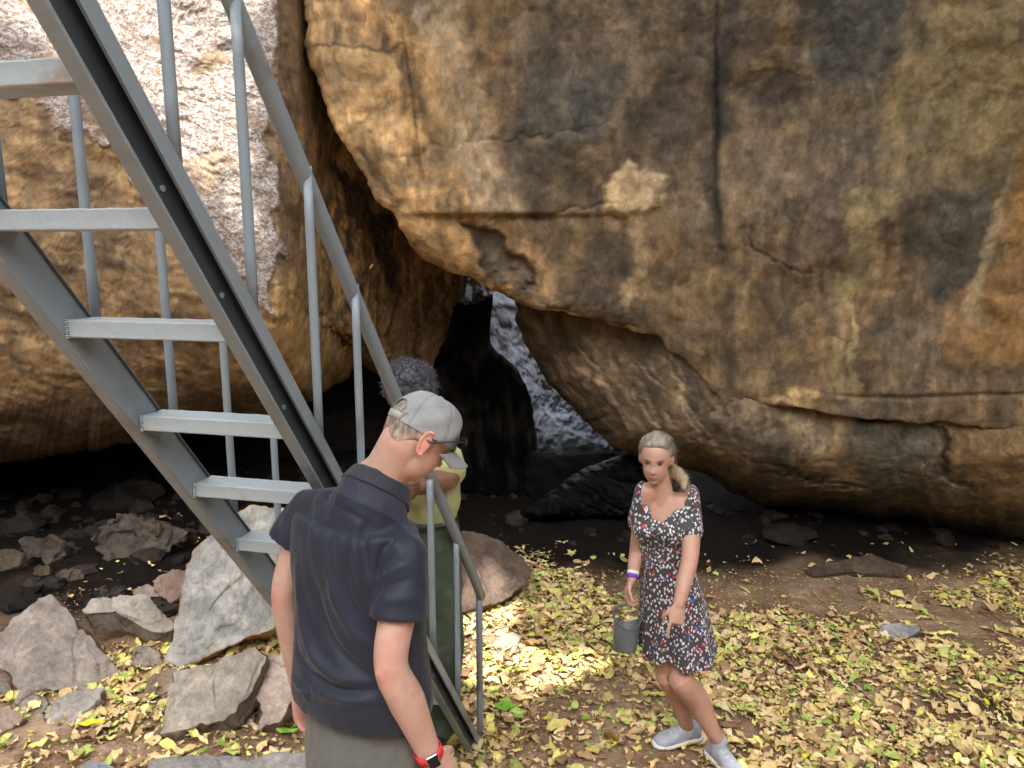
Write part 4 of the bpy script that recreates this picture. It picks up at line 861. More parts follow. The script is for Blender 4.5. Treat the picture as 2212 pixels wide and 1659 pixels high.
for sg in (1, -1):
    c = mix(c, (.36, .19, .15), np.clip(gg(.031 * sg, .009, .017, .011), 0, 1) * .55); c = mix(c, (.045, .03, .03), np.clip(gg(.031 * sg, .007, .0105, .0036) * 1.2, 0, 1) * .75)
    c = mix(c, (.30, .21, .16), np.clip(gg(.033 * sg, .027, .017, .0035), 0, 1) * .7); c = mix(c, (.62, .27, .22), np.clip(gg(.04 * sg, -.03, .018, .018), 0, 1) * .4)
c = mix(c, (.42, .22, .17), np.clip(gg(0, -.044, .016, .003), 0, 1) * .6)
c = mix(c, (.42, .26, .18), sstep(z * inh, -.2, -.1) * 0)
for q_, r_ in ((elR, .045), (elL, .05), (kL, .06), (kR, .06)): c = mix(c, (.55, .24, .18), np.exp(-(np.linalg.norm(V - q_ + [0, .02, 0], axis=1) / r_) ** 2) * .35)
meshobj("body", V, F, M_SKIN, wom, col=c)
for sg in (1, -1):
    e_ = hc + hr * .031 * sg + hf * .0705 + hu * .006
    m = Soup(); m.ell(e_, hr * .0105, hf * .006, hu * .0042, 8, 10); meshobj("eye", m.V, m.F, M_BLACK, wom)
# hair: cap of hair swept back into a loose pony tail on her left shoulder
b = Soup()
b.ell(hc + hu * .034 - hf * .022, hr * .083, hf * .094, hu * .092)
b.ell(hc + hu * .0 - hf * .045, hr * .074, hf * .06, hu * .085)
tail = [hc - hf * .10 - hu * .01, hc - hf * .115 - hu * .06, W(682, 478, .03), W(684, 488, -.02)]
b.limb(tail, [.03, .033, .03, .014], 16)
V, N, F = remesh(b, .005, 2)
q = V - hc; x, y, z = q @ hr, q @ hf, q @ hu
# hair line: pull the hair in over the face
fm = sstep(y, .012, .05) * (1 - sstep(z - .010 * np.cos(x * 22), .050, .078)) + sstep(y, -.012, .026) * (1 - sstep(z, .0, .035))
V = V - N * (np.clip(fm, 0, 1) * .028)[:, None]
sx = fbm(np.stack([x * 70, z * 18, y * 14], 1), 1, 3); V = V + N * (.0040 * sx + .006 * fbm(V, 16, 2))[:, None]
c = mix(np.tile([.15, .115, .08], (len(V), 1)), (.31, .27, .21), sstep(sx, -.5, .4)); c = mix(c, (.17, .13, .10), sstep(-sx, .2, .7) * .6)
c = mix(c, (.42, .31, .18), (1 - sstep(z, -.07, .0)) * .7)
hair_o = meshobj("hair", V, F, M_HAIR, wom, col=c)
def strands(parent, roots, dirs, L_, rad, colr, bend, name="hair_strands", n=5):
    m = MB(); cols = []
    for p, d, l_ in zip(roots, dirs, L_):
        pts = [np.array(p)]; dd = nrm(d)
        for k in range(n): dd = nrm(dd + bend + RNG.normal(0, .12, 3)); pts.append(pts[-1] + dd * l_ / n)
        V_, F_ = tube(pts, np.linspace(rad, rad * .3, n + 1), 4); m.add(V_, F_); cols.append(np.tile(np.array(colr) * RNG.uniform(.6, 1.4), (len(V_), 1)))
    return m.obj(name, M_HAIR, parent, col=np.vstack(cols), smooth=True)
ri = RNG.choice(len(V), 1500); ok = fm[ri] < .35; ri = ri[ok]
strands(hair_o, V[ri] + N[ri] * .001, N[ri] * .22 - hf * .8 - hu * .25, RNG.uniform(.03, .07, len(ri)), .0011, (.27, .23, .175), -hf * .1 - hu * .22)
rt = np.where((V - hc) @ hf < -.085)[0]; rt = RNG.choice(rt, min(500, len(rt)))
strands(hair_o, V[rt], N[rt] * .25 + np.array([.15, 0, -1.]), RNG.uniform(.04, .10, len(rt)), .0012, (.50, .40, .25), np.array([0, 0, -.2]))
# dress
M_DRESS, nt_, b_, Nn, Ll = newmat("floral_dress")
tc = Nn('ShaderNodeTexCoord'); mp = Nn('ShaderNodeMapping'); mp.inputs['Scale'].default_value = (1, 1, .72); Ll(tc.outputs['Object'], mp.inputs[0])
nw = Nn('ShaderNodeTexNoise'); nw.inputs['Scale'].default_value = 30; Ll(mp.outputs[0], nw.inputs['Vector'])
mxv = Nn('ShaderNodeMix'); mxv.data_type = 'VECTOR'; mxv.inputs[0].default_value = .012; Ll(mp.outputs[0], mxv.inputs[4]); Ll(nw.outputs['Color'], mxv.inputs[5])
def vor(scale, th, soft=.06):
    v_ = Nn('ShaderNodeTexVoronoi'); v_.inputs['Scale'].default_value = scale; Ll(mxv.outputs[1], v_.inputs['Vector'])
    r_ = Nn('ShaderNodeMapRange'); r_.inputs[1].default_value = th; r_.inputs[2].default_value = th - soft; Ll(v_.outputs['Distance'], r_.inputs[0])
    sp = Nn('ShaderNodeSeparateColor'); Ll(v_.outputs['Color'], sp.inputs[0]); return v_, r_, sp
def pick(sp_out, lo):
    g = Nn('ShaderNodeMath'); g.operation = 'GREATER_THAN'; g.inputs[1].default_value = lo; Ll(sp_out, g.inputs[0]); return g
def mul(a, b2):
    g = Nn('ShaderNodeMath'); g.operation = 'MULTIPLY'; Ll(a, g.inputs[0]); Ll(b2, g.inputs[1]); return g.outputs[0]
def mixc(fac, a, colr):
    g = Nn('ShaderNodeMix'); g.data_type = 'RGBA'; Ll(fac, g.inputs[0]); g.inputs[7].default_value = (*colr, 1)
    if isinstance(a, tuple): g.inputs[6].default_value = (*a, 1)
    else: Ll(a, g.inputs[6])
    return g.outputs[2]
v1, r1, s1 = vor(78, .44, .1); v2, r2, s2 = vor(52, .36); v3, r3, s3 = vor(42, .32)
o_ = mixc(mul(r1.outputs[0], pick(s1.outputs[0], .15).outputs[0]), (.05, .046, .05), (.72, .70, .73))
o_ = mixc(mul(r2.outputs[0], pick(s2.outputs[1], .78).outputs[0]), o_, (.55, .045, .03))
o_ = mixc(mul(r3.outputs[0], pick(s3.outputs[2], .86).outputs[0]), o_, (.08, .17, .50))
o_ = mixc(mul(r3.outputs[0], pick(s3.outputs[0], .90).outputs[0]), o_, (.30, .16, .10))
Ll(o_, b_.inputs['Base Color']); b_.inputs['Roughness'].default_value = .75; b_.inputs['Sheen Weight'].default_value = .15
b = Soup()
wz = lambda u, v, dy=0.: W(u, v, dy)
b.loft([(wz(678, 653, -.02), wr * .185 + wf * .0, wf * .150), (wz(675, 625, -.01), wr * .172, wf * .135), (wz(672, 598), wr * .158, wf * .120), (wz(668, 572), wr * .136, wf * .104), (wz(664, 551), wr * .119, wf * .092), (wz(663, 537), wr * .128, wf * .105), (wz(662, 524, -.01), wr * .142, wf * .122), (wz(663, 510), wr * .150, wf * .100), (wz(666, 497, .01), wr * .152, wf * .072), (wz(667, 490, .01), wr * .135, wf * .045)], 44, 40)
for sh_, el_, k_ in ((shR, elR, .50), (shL, elL, .58)):
    e2 = sh_ + (el_ - sh_) * k_
    b.limb([sh_ + (0, 0, .004), sh_ * .5 + e2 * .5, e2], [.054, .060, .066], 12, 18)
for sg in (1, -1): b.ell(W(662, 526) + wr * .062 * sg + wf * .085, wr * .056, wf * .048, np.array([0, 0, .058]), 10, 14)
V, N, F = remesh(b, .0055, 3)
# V neckline and round sleeve cuffs: sink the dress below the skin
q = V - ches; x, y, z = q @ wr, q @ wf, q[:, 2]
bottom = W(645, 525)[2] - ches[2]
xd = x - .040; vline = bottom + np.where(xd > 0, xd * 5, -xd * 1.05)
neck = sstep(z - vline, -.008, .012) * (y > -.02) * (np.abs(x) < .125) + sstep(z, .085, .10) * (np.abs(x) < .10)
V = V - N * (np.clip(neck, 0, 1) * .034)[:, None]
for e_, sh_ in ((elR, shR), (elL, shL)):
    pass
ph = np.arctan2((V - pel) @ wf, (V - pel) @ wr); low = sstep(-V[:, 2], -.98, -.55)
V = V + N * (low * (.014 * np.sin(ph * 9 + 1) + .010 * np.sin(ph * 5 + V[:, 2] * 4)))[:, None]
w_z = W(664, 549)[2]
V = V + N * (.0035 * np.sin((V[:, 2] - w_z) * 160 + ph * 2) * np.exp(-((V[:, 2] - w_z) / .05) ** 2))[:, None]
V[:, 2] += .012 * np.sin(ph * 4 + .6) * (V[:, 2] < W(678, 648)[2])
meshobj("dress", V, F, M_DRESS, wom)
# wristband and shoes
def band(c0, ax, rad, w_, th, name, mat, parent, n=40, sq=1.0, sdv=None):
    ax = nrm(ax); a = nrm(np.cross(ax, (0.3, 1, .2))) if sdv is None else nrm(np.array(sdv) - (np.array(sdv) @ ax) * ax); b2 = np.cross(ax, a); V = []
    for (r_, o2) in ((rad, -w_ / 2), (rad + th, -w_ / 2), (rad + th, w_ / 2), (rad, w_ / 2)):
        for k in range(n): t = 2 * math.pi * k / n; V.append(np.array(c0) + ax * o2 + (a * math.cos(t) + b2 * math.sin(t) * sq) * r_)
    F = [[i * n + k, i * n + (k + 1) % n, ((i + 1) % 4) * n + (k + 1) % n, ((i + 1) % 4) * n + k] for i in range(4) for k in range(n)]
    return meshobj(name, V, F, mat, parent)
ax = nrm(wrR - elR)
M_BW = m_flat("white_band", (.7, .68, .75), .5); M_BP = m_flat("purple_band", (.16, .05, .42), .5)
band(wrR - ax * .030, ax, .0262, .016, .003, "wristband", M_BW, wom); band(wrR - ax * .012, ax, .0255, .016, .003, "wristband", M_BP, wom, )
for a_, toe, L_ in ((aR, (-1, -.25, -.02), 1), (aL, (.42, -.90, -.05), 1)):
    s_ = Soup(); base_z = float(gzn(a_[0], a_[1])) + .012
    t = nrm(toe); sdv = np.cross(t, (0, 0, 1)); zf = base_z
    hl = np.array([a_[0], a_[1], zf]) - t * .055
    def sec(f, wd_, hgt, z0=.0): return (hl + t * f + np.array([0, 0, z0 + hgt / 2]), sdv * wd_, np.array([0, 0, hgt / 2]))
    s_.loft([sec(-.015, .02, .05, .02), sec(.0, .034, .085, .01), sec(.04, .036, .105, .01), (hl + t * .085 + np.array([0, 0, .055]), sdv * .037, np.array([0, 0, .046])), sec(.13, .042, .072, .01), sec(.18, .046, .055, .01), sec(.215, .040, .045, .01), sec(.235, .022, .034, .012)], 26, 24, 2.5)
    s_.limb([a_ + (0, 0, .0), hl + t * .05 + np.array([0, 0, .06])], [.040, .042], 6)
    V, N, F = remesh(s_, .005, 3); sh_o = meshobj("shoe", V, F, M_SHOE, wom)
    s_ = Soup(); s_.loft([sec(-.028, .02, .022), sec(.0, .038, .03), sec(.06, .038, .028), sec(.12, .044, .026), sec(.18, .050, .026), sec(.225, .042, .026, .004), sec(.25, .018, .02, .008)], 20, 22, 3)
    meshobj("sole", s_.V, s_.F, M_SOLE, sh_o)
    s_ = Soup(); s_.loft([sec(.02, .0388, .016, .004), sec(.08, .0415, .016, .004), sec(.14, .0475, .015, .004)], 10, 22, 3); meshobj("sole_stripe", s_.V, s_.F, M_LIME, sh_o)
    for k in range(4):
        p0 = hl + t * (.085 + .022 * k) + np.array([0, 0, .104 - .0105 * k]); MB().tube([p0 - sdv * .02 - (0, 0, .006), p0 + (0, 0, .003), p0 + sdv * .02 - (0, 0, .006)], .0025, 6, 8).obj("lace", M_SOLE, sh_o, smooth=True)
# ---------------- bucket held by the woman
bt = P(624.5, 650, Yw - .07); bk_ = empty("bucket", bt, "small dark grey rubber bucket hanging from the woman's hand by its handle", "bucket")
M_RUB = m_flat("grey_rubber", (.14, .15, .155), .45, .2, 15, .15, 80, .002)
sc_ = (Yw - .05) / .9 / FPX
tilt = nrm((.10, .22, 1)); bx_ = nrm(np.cross((0, -1, 0), tilt)); by_ = np.cross(tilt, bx_)
prof = [(0, .0), (.052, .0), (.055, .004), (.060, .05), (.064, .09), (.067, .112), (.070, .115), (.0665, .118), (.062, .112), (.058, .06), (.052, .008), (0, .006)]
V = []; n = 40
for r_, h_ in prof:
    for k in range(n):
        t = 2 * math.pi * k / n; dip = (.018 * math.cos(2 * t) if h_ > .08 else 0)
        V.append(bt + (bx_ * math.cos(t) + by_ * math.sin(t)) * max(r_, .0005) + tilt * (h_ + dip + (.02 if h_ > .08 else 0)))
F = grid_faces(len(prof), n, True).tolist()
meshobj("pail", V, F, M_RUB, bk_)
hp = []
eL = bt + bx_ * .067 + tilt * .150; eR = bt - bx_ * .067 + tilt * .150; top = grip + np.array([0, -.01, .004])
for s0, s1_ in ((eR, top), (eL, top)):
    mid_ = (s0 + s1_) / 2 + (s0 - bt - tilt * .15) * .42
    m = MB(); pl = spline([s0, mid_, s1_], 14); V = []
    for k, p in enumerate(pl):
        wv = by_ * (.014 - .004 * k / 13); tv_ = bx_ * .0042; V += [p - wv - tv_, p + wv - tv_, p + wv + tv_, p - wv + tv_]
    F = grid_faces(14, 4, True).tolist() + [[0, 1, 2, 3], [55, 54, 53, 52]]
    m.add(V, F).obj("strap", M_RUB, bk_, smooth=True)
m = MB(); m.tube([grip + (-.028, -.02, -.012), grip + (0, -.01, 0), grip + (.02, .01, .0)], .009, 10, 8); m.obj("grip", M_RUB, bk_, smooth=True)
# ---------------- guide behind the handrail
Yg = 3.04; GX = -6; gd = empty("person", (P(432, 745, Yg)[0], Yg, .3), "person with a grey afro, yellow shirt and green trousers, half hidden behind the handrail", "person")
def G(u, v, dy=0.): return P(u + GX, v, Yg + dy)
gr, gf, gu = frame((-.80, -.60, 0)); ghr, ghf, ghu = frame((-.60, -.35, -.75))
gh = G(413, 392); BRN = (.17, .085, .05)
b = Soup(); b.ell(gh + ghu * .0, ghr * .073, ghf * .09, ghu * .09); b.ell(gh + ghf * .03 - ghu * .045, ghr * .055, ghf * .06, ghu * .065)
b.limb([gh - (0, 0, .04), G(425, 440), G(432, 455)], [.055, .058, .07], 8)
gsL = G(446, 447, -.05); gsR = G(412, 447, .08); gel = G(455, 478, -.16); gwr = G(408, 489, -.30)
b.limb([gsL, gsL * .5 + gel * .5, gel, gel * .5 + gwr * .5, gwr], [.05, .05, .045, .045, .03], 22)
ger = G(396, 480, .05); b.limb([gsR, ger, G(400, 488, -.25)], [.05, .043, .028], 16)
hand(b, gwr, (-1, -.3, -.2), (0, -.3, 1), (.3, -1, .2), .9, 1.0, r0=.0095); hand(b, G(400, 488, -.25), (.6, -.8, .1), (0, 0, 1), (-.6, -.5, 0), .9, 1.0, r0=.0095)
b.loft([(G(430, 520), gr * .16, gf * .1), (G(430, 480), gr * .16, gf * .1), (G(430, 450), gr * .17, gf * .09)], 8)
V, N, F = remesh(b, .007, 3); V, front, x, y, z = face(V, N, gh, ghr, ghf, ghu)
c = mix(np.tile(BRN, (len(V), 1)), (.26, .12, .075), sstep(fbm(V, 12, 3), 0, .7)); meshobj("body", V, F, M_SKIN, gd, col=c)
b = Soup(); b.ell(gh - ghf * .02 + np.array([0, 0, .012]), ghr * .105, ghf * .098, ghu * .105, 16, 24)
V, N, F = remesh(b, .006, 2); q = V - gh; fm = sstep(q @ ghf, .055, .075) * (1 - sstep(q @ ghu, .03, .05)); V = V - N * (fm * .03)[:, None]
cu = fbm(V, 55, 3); V = V + N * (.005 * cu + .008 * fbm(V, 22, 2))[:, None]
c = mix(np.tile([.04, .037, .04], (len(V), 1)), (.12, .12, .14), sstep(cu, -.5, .6)); ho = meshobj("hair", V, F, M_HAIR, gd, col=c)
ri = RNG.choice(len(V), 3500); ri = ri[fm[ri] < .2]
strands(ho, V[ri], N[ri] + RNG.normal(0, .5, (len(ri), 3)), RNG.uniform(.012, .03, len(ri)), .0009, (.085, .083, .095), np.zeros(3), "hair_curls", 4)
YLW = (.37, .37, .17)
b = Soup()
b.loft([(G(430, 520), gr * .165, gf * .115), (G(430, 500), gr * .18, gf * .13), (G(431, 478), gr * .185, gf * .13), (G(431, 455), gr * .19, gf * .12), (G(430, 440), gr * .17, gf * .09), (G(428, 432), gr * .08, gf * .07)], 26, 30)
e2 = gsL + (gel - gsL) * .72; b.limb([gsL, gsL * .5 + e2 * .5 + (.01, 0, 0), e2 + (.005, 0, 0)], [.062, .07, .072], 12, 18)
e2 = gsR + (ger - gsR) * .8; b.limb([gsR, e2], [.062, .068], 12, 18)
V, N, F = remesh(b, .007, 2)
V = V + N * (.006 * np.sin(V[:, 0] * 60 + V[:, 2] * 40) * fbm(V, 6, 2) + .008 * fbm(V * [1, 1, .4], 12, 3))[:, None]
meshobj("shirt", V, F, M_CLOTH, gd, col=np.tile(YLW, (len(V), 1)))
GN = (.050, .072, .045)
b = Soup(); bl_ = G(430, 513)
b.loft([(bl_ + (0, 0, .0), gr * .172, gf * .122), (bl_ - (0, 0, .10), gr * .185, gf * .135), (bl_ - (0, 0, .22), gr * .18, gf * .13)], 10)
fz = .33
for u0, s_, dy in ((446, 1, -.05), (420, -1, .07)):
    b.limb([bl_ - (0, 0, .18) + gr * (-.075 * s_), G(u0 + 2, 610, dy - .03), G(u0 + 1, 680, dy), G(u0, 722, dy)], [.105, .088, .075, .07], 26, 20)
V, N, F = remesh(b, .008, 2); V = V + N * (.012 * fbm(V * [1, 1, .5], 9, 3) + .008 * ridged(V, 6, 2))[:, None]
c = mix(np.tile(GN, (len(V), 1)), (.085, .10, .075), sstep(fbm(V, 14, 3), 0, .7)); tr_ = meshobj("trousers", V, F, M_CLOTH, gd, col=c)
band(bl_ + (0, 0, -.01), (0, 0, 1), .175, .035, .004, "belt", M_BLACK, gd, sq=.72, sdv=gr)
for u0, dy in ((446, -.05), (420, .07)):
    a_ = G(u0, 722, dy); s_ = Soup(); shoe(s_, [a_[0], a_[1], fz + .085], (-.3, -.95, 0), .28, .052); s_.limb([a_ + (0, 0, .02), [a_[0], a_[1], fz + .07]], [.055, .055], 6)
    V, N, F = remesh(s_, .007, 2); meshobj("boot", V, F, m_flat("black_leather", (.02, .022, .028), .3, bump=.4), gd)
# ---------------- man in the foreground
Ym = 2.1; man = empty("person", (-.44, 2.08, .36), "man in a dark navy polo shirt and pale grey cap seen from behind, looking down", "person")
def Mn(u, v, Y=2.08): return P(u, v, Y)
sL = Mn(309, 510, 2.22); sR = Mn(405, 556, 1.97); mr = nrm((sR - sL) * [1, 1, 0]); mf = np.array([-mr[1], mr[0], 0]); 
M0 = (sL + sR) / 2; hipc = Mn(366, 728, 2.08); hipc[2] = 1.04
hmc = Mn(421, 437, 2.08); mhr, mhf, mhu = frame((.72, .40, -.76))
NB = M0 + np.array([.0, 0, .085]) + mf * .0
b = Soup()
b.ell(hmc + mhu * .02 - mhf * .015, mhr * .076, mhf * .100, mhu * .092)
b.ell(hmc - mhu * .045 + mhf * .022, mhr * .060, mhf * .068, mhu * .078)
b.ell(hmc - mhu * .092 + mhf * .045, mhr * .036, mhf * .036, mhu * .026)
nape = hmc - mhf * .06 - mhu * .05
b.limb([hmc - mhf * .035 - mhu * .035, Mn(388, 470, 2.08), Mn(370, 492, 2.08), M0 + (0, 0, .0)], [.066, .068, .080, .10], 14, 22)
elL_ = Mn(285, 592, 2.20); wrL_ = Mn(300, 690, 2.26); elR_ = Mn(391, 664, 1.88); wrR_ = Mn(430, 755, 1.93)
b.limb([sL, sL * .5 + elL_ * .5, elL_, elL_ * .6 + wrL_ * .4, wrL_], [.056, .052, .042, .044, .028], 28)
b.limb([sR, sR * .5 + elR_ * .5, elR_, elR_ * .6 + wrR_ * .4 + (0, 0, 0), wrR_], [.058, .052, .047, .052, .034], 30)
b.ell(elR_ + np.array([-.022, -.028, -.01]), (.018, 0, 0), (0, .018, 0), (0, 0, .024), 8, 10); b.ell(elL_ + np.array([-.018, -.018, -.0]), (.016, 0, 0), (0, .016, 0), (0, 0, .022), 8, 10)
hand(b, wrL_, Mn(306, 722, 2.24) - wrL_, mf, -mr, .35, 1.05, r0=.0095); hand(b, wrR_, Mn(462, 790, 1.97) - wrR_, mf * .9 + mr * .1, mr * .5 - mf * .4 + np.array([0, 0, .5]), .35, 1.08, r0=.0098)
b.loft([(hipc, mr * .17, mf * .12), (M0 - (0, 0, .25), mr * .16, mf * .11), (M0 - (0, 0, .02), mr * .19, mf * .10), (M0 + (0, 0, .05), mr * .12, mf * .07)], 12)
for sg in (1, -1):
    h0 = hipc + mr * .095 * sg; kn = h0 + mf * (.03 if sg > 0 else -.02) - (0, 0, .40); an = np.array([kn[0], kn[1], .44])
    b.limb([h0 + (0, 0, .02), kn, kn * .6 + an * .4 - mf * .02, an, an - (0, 0, .03)], [.095, .06, .058, .04, .038], 22)
V, N, F = remesh(b, .0062, 3); V, front, x, y, z = face(V, N, hmc, mhr, mhf, mhu)
c = np.tile((.54, .345, .27), (len(V), 1)); c = mix(c, (.56, .25, .19), sstep(fbm(V, 9, 4), -.1, .6) * .4); c = mix(c, (.66, .44, .35), sstep(fbm(V, 16, 4, off=5), .1, .7) * .4)
for q_, r_, k_ in ((elR_ + np.array([-.02, -.04, -.015]), .040, .35), (elL_ + np.array([-.02, -.03, 0]), .035, .4), (wrL_ - (0, 0, .08), .09, .6)): c = mix(c, (.62, .17, .15), np.exp(-(np.linalg.norm(V - q_, axis=1) / r_) ** 2) * k_)
inh = np.linalg.norm(V - hmc, axis=1) < .22
c = mix(c, (.50, .27, .2), sstep(y, -.02, .05) * inh * .6); c = mix(c, (.40, .30, .24), inh * sstep(y, .03, .06) * (1 - sstep(z, -.08, -.05)) * .5)
V2 = V.copy()
meshobj("body", V, F, M_SKIN, man, col=c)
b = Soup()      # ears
for sg in (1, -1):
    e_ = hmc + mhr * .078 * sg - mhf * .012 - mhu * .012; out = nrm(mhr * sg * .8 - mhf * .55)
    hz = nrm(mhu * .90 - mhf * .05 + np.array([.25, 0, .45]))
    ring = [e_ + hz * (.034 * math.cos(t)) + np.cross(hz, out) * 0 + (out * .010) + mhf * (.0) - out * .0 + nrm(mhf * .6 + mhr * sg * .3) * (-.017 * math.sin(t)) for t in np.linspace(-.3, math.pi * 1.15, 12)]
    s_ = Soup(); s_.limb(ring, [.005] * 12, 24, 8); s_.ell(e_ + out * .004, hz * .030, nrm(mhf * .6 + mhr * sg * .3) * .015, out * .006, 8, 12)
    V, N, F = remesh(s_, .0035, 2); meshobj("ear", V, F, M_SKIN, man, col=np.tile((.60, .26, .20), (len(V), 1)))
# short hair under the cap
b = Soup(); b.ell(hmc + mhu * .012 - mhf * .018, mhr * .080, mhf * .101, mhu * .095, 18, 26); b.ell(hmc - mhu * .025 - mhf * .045, mhr * .066, mhf * .062, mhu * .06, 14, 20)
V, N, F = remesh(b, .005, 2); q = V - hmc; x, y, z = q @ mhr, q @ mhf, q @ mhu
low_ = -.062 + .012 * np.cos(np.clip(x / .08, -1, 1) * 6) + .02 * sstep(np.abs(x), .05, .075)
cut = np.clip(1 - sstep(z, low_, low_ + .02), 0, 1) + sstep(y, .01, .035)
sx = fbm(np.stack([x * 160, y * 60, z * 40], 1), 1, 3)
V = V - N * (np.clip(cut, 0, 1) * .022)[:, None] + N * (.0018 * sx)[:, None]
c = mix(np.tile([.16, .12, .09], (len(V), 1)), (.42, .38, .33), sstep(sx, -.3, .5) * .55); c = mix(c, (.56, .36, .28), (1 - sstep(z, low_ + .012, low_ + .05)) * .5)
hm_o = meshobj("hair", V, F, M_HAIR, man, col=c)
# cap
cap_c = hmc + mhu * .022 - mhf * .008; tl = nrm(mhu * .985 - mhf * .17); cf = np.cross(tl, mhr); cf = cf if cf @ mhf > 0 else -cf
n = 192; rings = []; nrg = 60
CAPC = []
for i in range(nrg):
    h_ = -.012 + .112 * math.sin(i / (nrg - 1) * math.pi / 2) ; rr0 = math.cos(i / (nrg - 1) * math.pi / 2) ** .62
    for k in range(n):
        t = 2 * math.pi * k / n; a_, b2 = .0865 * rr0, .108 * rr0
        seam = -.0012 * math.exp(-((((t + .26) % (math.pi / 3)) - .52) / .05) ** 2) * (rr0 > .05)
        wob = .0022 * math.sin(t * 3 + h_ * 50) + .0018 * math.sin(t * 7 - h_ * 90)
        a_ += seam + wob * rr0; b2 += seam + wob * rr0
        rings.append(cap_c + mhr * a_ * math.cos(t) + cf * b2 * math.sin(t) + tl * h_)
        stn = sstep(np.array([math.sin(t)]), .35, .8)[0] * (1 - sstep(np.array([h_]), .012 + .012 * math.sin(t * 9), .035)[0]); CAPC.append(np.array([.27, .275, .28]) * (1 - .75 * stn) * (1 - .18 * (seam < -.0006)))
V = np.array(rings); CAPC = np.array(CAPC)
F = grid_faces(nrg, n, True).tolist()
# back opening above the strap
ang = 2 * math.pi * (np.arange(n)) / n; back_k = [k for k in range(n) if abs(((ang[k] - 1.5 * math.pi + math.pi) % (2 * math.pi)) - math.pi) < .44]
F = [f for f in F if not (4 <= f[0] // n <= 21 and (f[0] % n) in back_k and abs((f[0] % n) - 144) <= 15 * math.sqrt(max(0, 1 - ((f[0] // n - 4) / 17.) ** 2)))]
co = meshobj("cap", V, F, M_CAPM, man, col=CAPC); sd_ = co.modifiers.new("thick", 'SOLIDIFY'); sd_.thickness = .003; sd_.offset = 1
m = Soup(); m.ell(cap_c + tl * .101, mhr * .008, cf * .008, tl * .005, 8, 12); meshobj("cap_button", m.V, m.F, M_CAPM, co, col=np.tile([.38, .38, .38], (len(m.V), 1)))
V = []; nb_, mb_ = 24, 12    # brim
for j in range(mb_):
    for k in range(nb_):
        t = (k / (nb_ - 1) - .5) * 2; f_ = j / (mb_ - 1)
        xx = .080 * t * (1 - .18 * f_ * abs(t)); base = .108 * math.sqrt(max(0, 1 - (xx / .0875) ** 2)); yy = base - .004 + .073 * f_ * math.sqrt(max(0.02, 1 - abs(t * .92) ** 2.6))
        V.append(cap_c + mhr * xx + cf * yy + tl * (-.010 - .030 * t * t - .022 * f_))
bo = meshobj("brim", V, grid_faces(mb_, nb_), M_CAPM, co, col=np.tile([.26, .265, .27], (len(V), 1))); sd_ = bo.modifiers.new("thick", 'SOLIDIFY'); sd_.thickness = .004; sd_.offset = 0
# strap with buckle
V = []; ks = np.linspace(-.5, .5, 16)
for hh in (-.010, .010):
    for t in ks: V.append(cap_c + mhr * .092 * math.cos(t - math.pi / 2) + cf * .1135 * math.sin(t - math.pi / 2) + tl * hh)
so_ = meshobj("cap_strap", V, grid_faces(2, 16), M_CAPM, co, col=np.tile([.31, .315, .29], (len(V), 1))); sd_ = so_.modifiers.new("thick", 'SOLIDIFY'); sd_.thickness = .0025
bc = cap_c + mhr * .0935 * math.cos(-math.pi / 2 + .28) + cf * .1155 * math.sin(-math.pi / 2 + .28); bxv = nrm(np.cross(tl, nrm(bc - cap_c)))
m = MB()
for (p, q_) in ((bc + bxv * .007 + tl * .011, bc + bxv * .007 - tl * .011), (bc - bxv * .007 + tl * .011, bc - bxv * .007 - tl * .011), (bc + bxv * .007 + tl * .011, bc - bxv * .007 + tl * .011), (bc + bxv * .007 - tl * .011, bc - bxv * .007 - tl * .011)): m.tube([p, q_], .0014, 6)
m.obj("buckle", m_flat("brass", (.5, .4, .25), .3, metal=1), so_, smooth=True)
# sunglasses resting on the brim (part of what he wears, lifted on their own)
eye0 = cap_c + cf * .118 + tl * .018
sg_ = empty("sunglasses", eye0, "dark sunglasses pushed up on the front of the pale grey cap", "sunglasses")
for sgn in (1, -1):
    m = Soup(); m.ell(eye0 + mhr * .034 * sgn - cf * .006, mhr * .029, nrm(cf - mhr * sgn * .35) * .0045, tl * .019, 10, 16); meshobj("lens", m.V, m.F, m_flat("dark_lens", (.01, .01, .012), .12), sg_)
    MB().tube([eye0 + mhr * .062 * sgn - cf * .014 + tl * .004, cap_c + mhr * .092 * sgn + cf * .05 + tl * .006, cap_c + mhr * .0935 * sgn - cf * .002 - tl * .022, hmc + mhr * .086 * sgn - mhf * .022 - mhu * .002], .0024, 8, 16).obj("temple", M_BLACK, sg_, smooth=True)
MB().tube([eye0 + mhr * .012, eye0 + tl * .004, eye0 - mhr * .012], .0025, 8, 6).obj("bridge", M_BLACK, sg_, smooth=True)
# polo shirt
b = Soup(); hem = Mn(362, 697, 2.08)
def tz(z, k=0): 
    f = (z - hem[2]) / (M0[2] - hem[2]); return hem + (M0 - hem) * f
zz = hem[2]
b.loft([(tz(zz) , mr * .238, mf * .165), (tz(zz + .05), mr * .242, mf * .168), (tz(zz + .15), mr * .232, mf * .158), (tz(zz + .30), mr * .218, mf * .148), (tz(zz + .42), mr * .222, mf * .148), (tz(zz + .50), mr * .222, mf * .140), (tz(zz + .56), mr * .215, mf * .122), (M0 + (0, 0, .045), mr * .165, mf * .10), (M0 + (0, 0, .085), mr * .095, mf * .085)], 46, 44, 2.15)
b.limb([sL + mr * .02, M0 + (0, 0, .055)], [.066, .08], 10, 20); b.limb([sR - mr * .02, M0 + (0, 0, .055)], [.066, .08], 10, 20)
cR = Mn(399, 617, 1.92); cL = Mn(291, 541, 2.21)
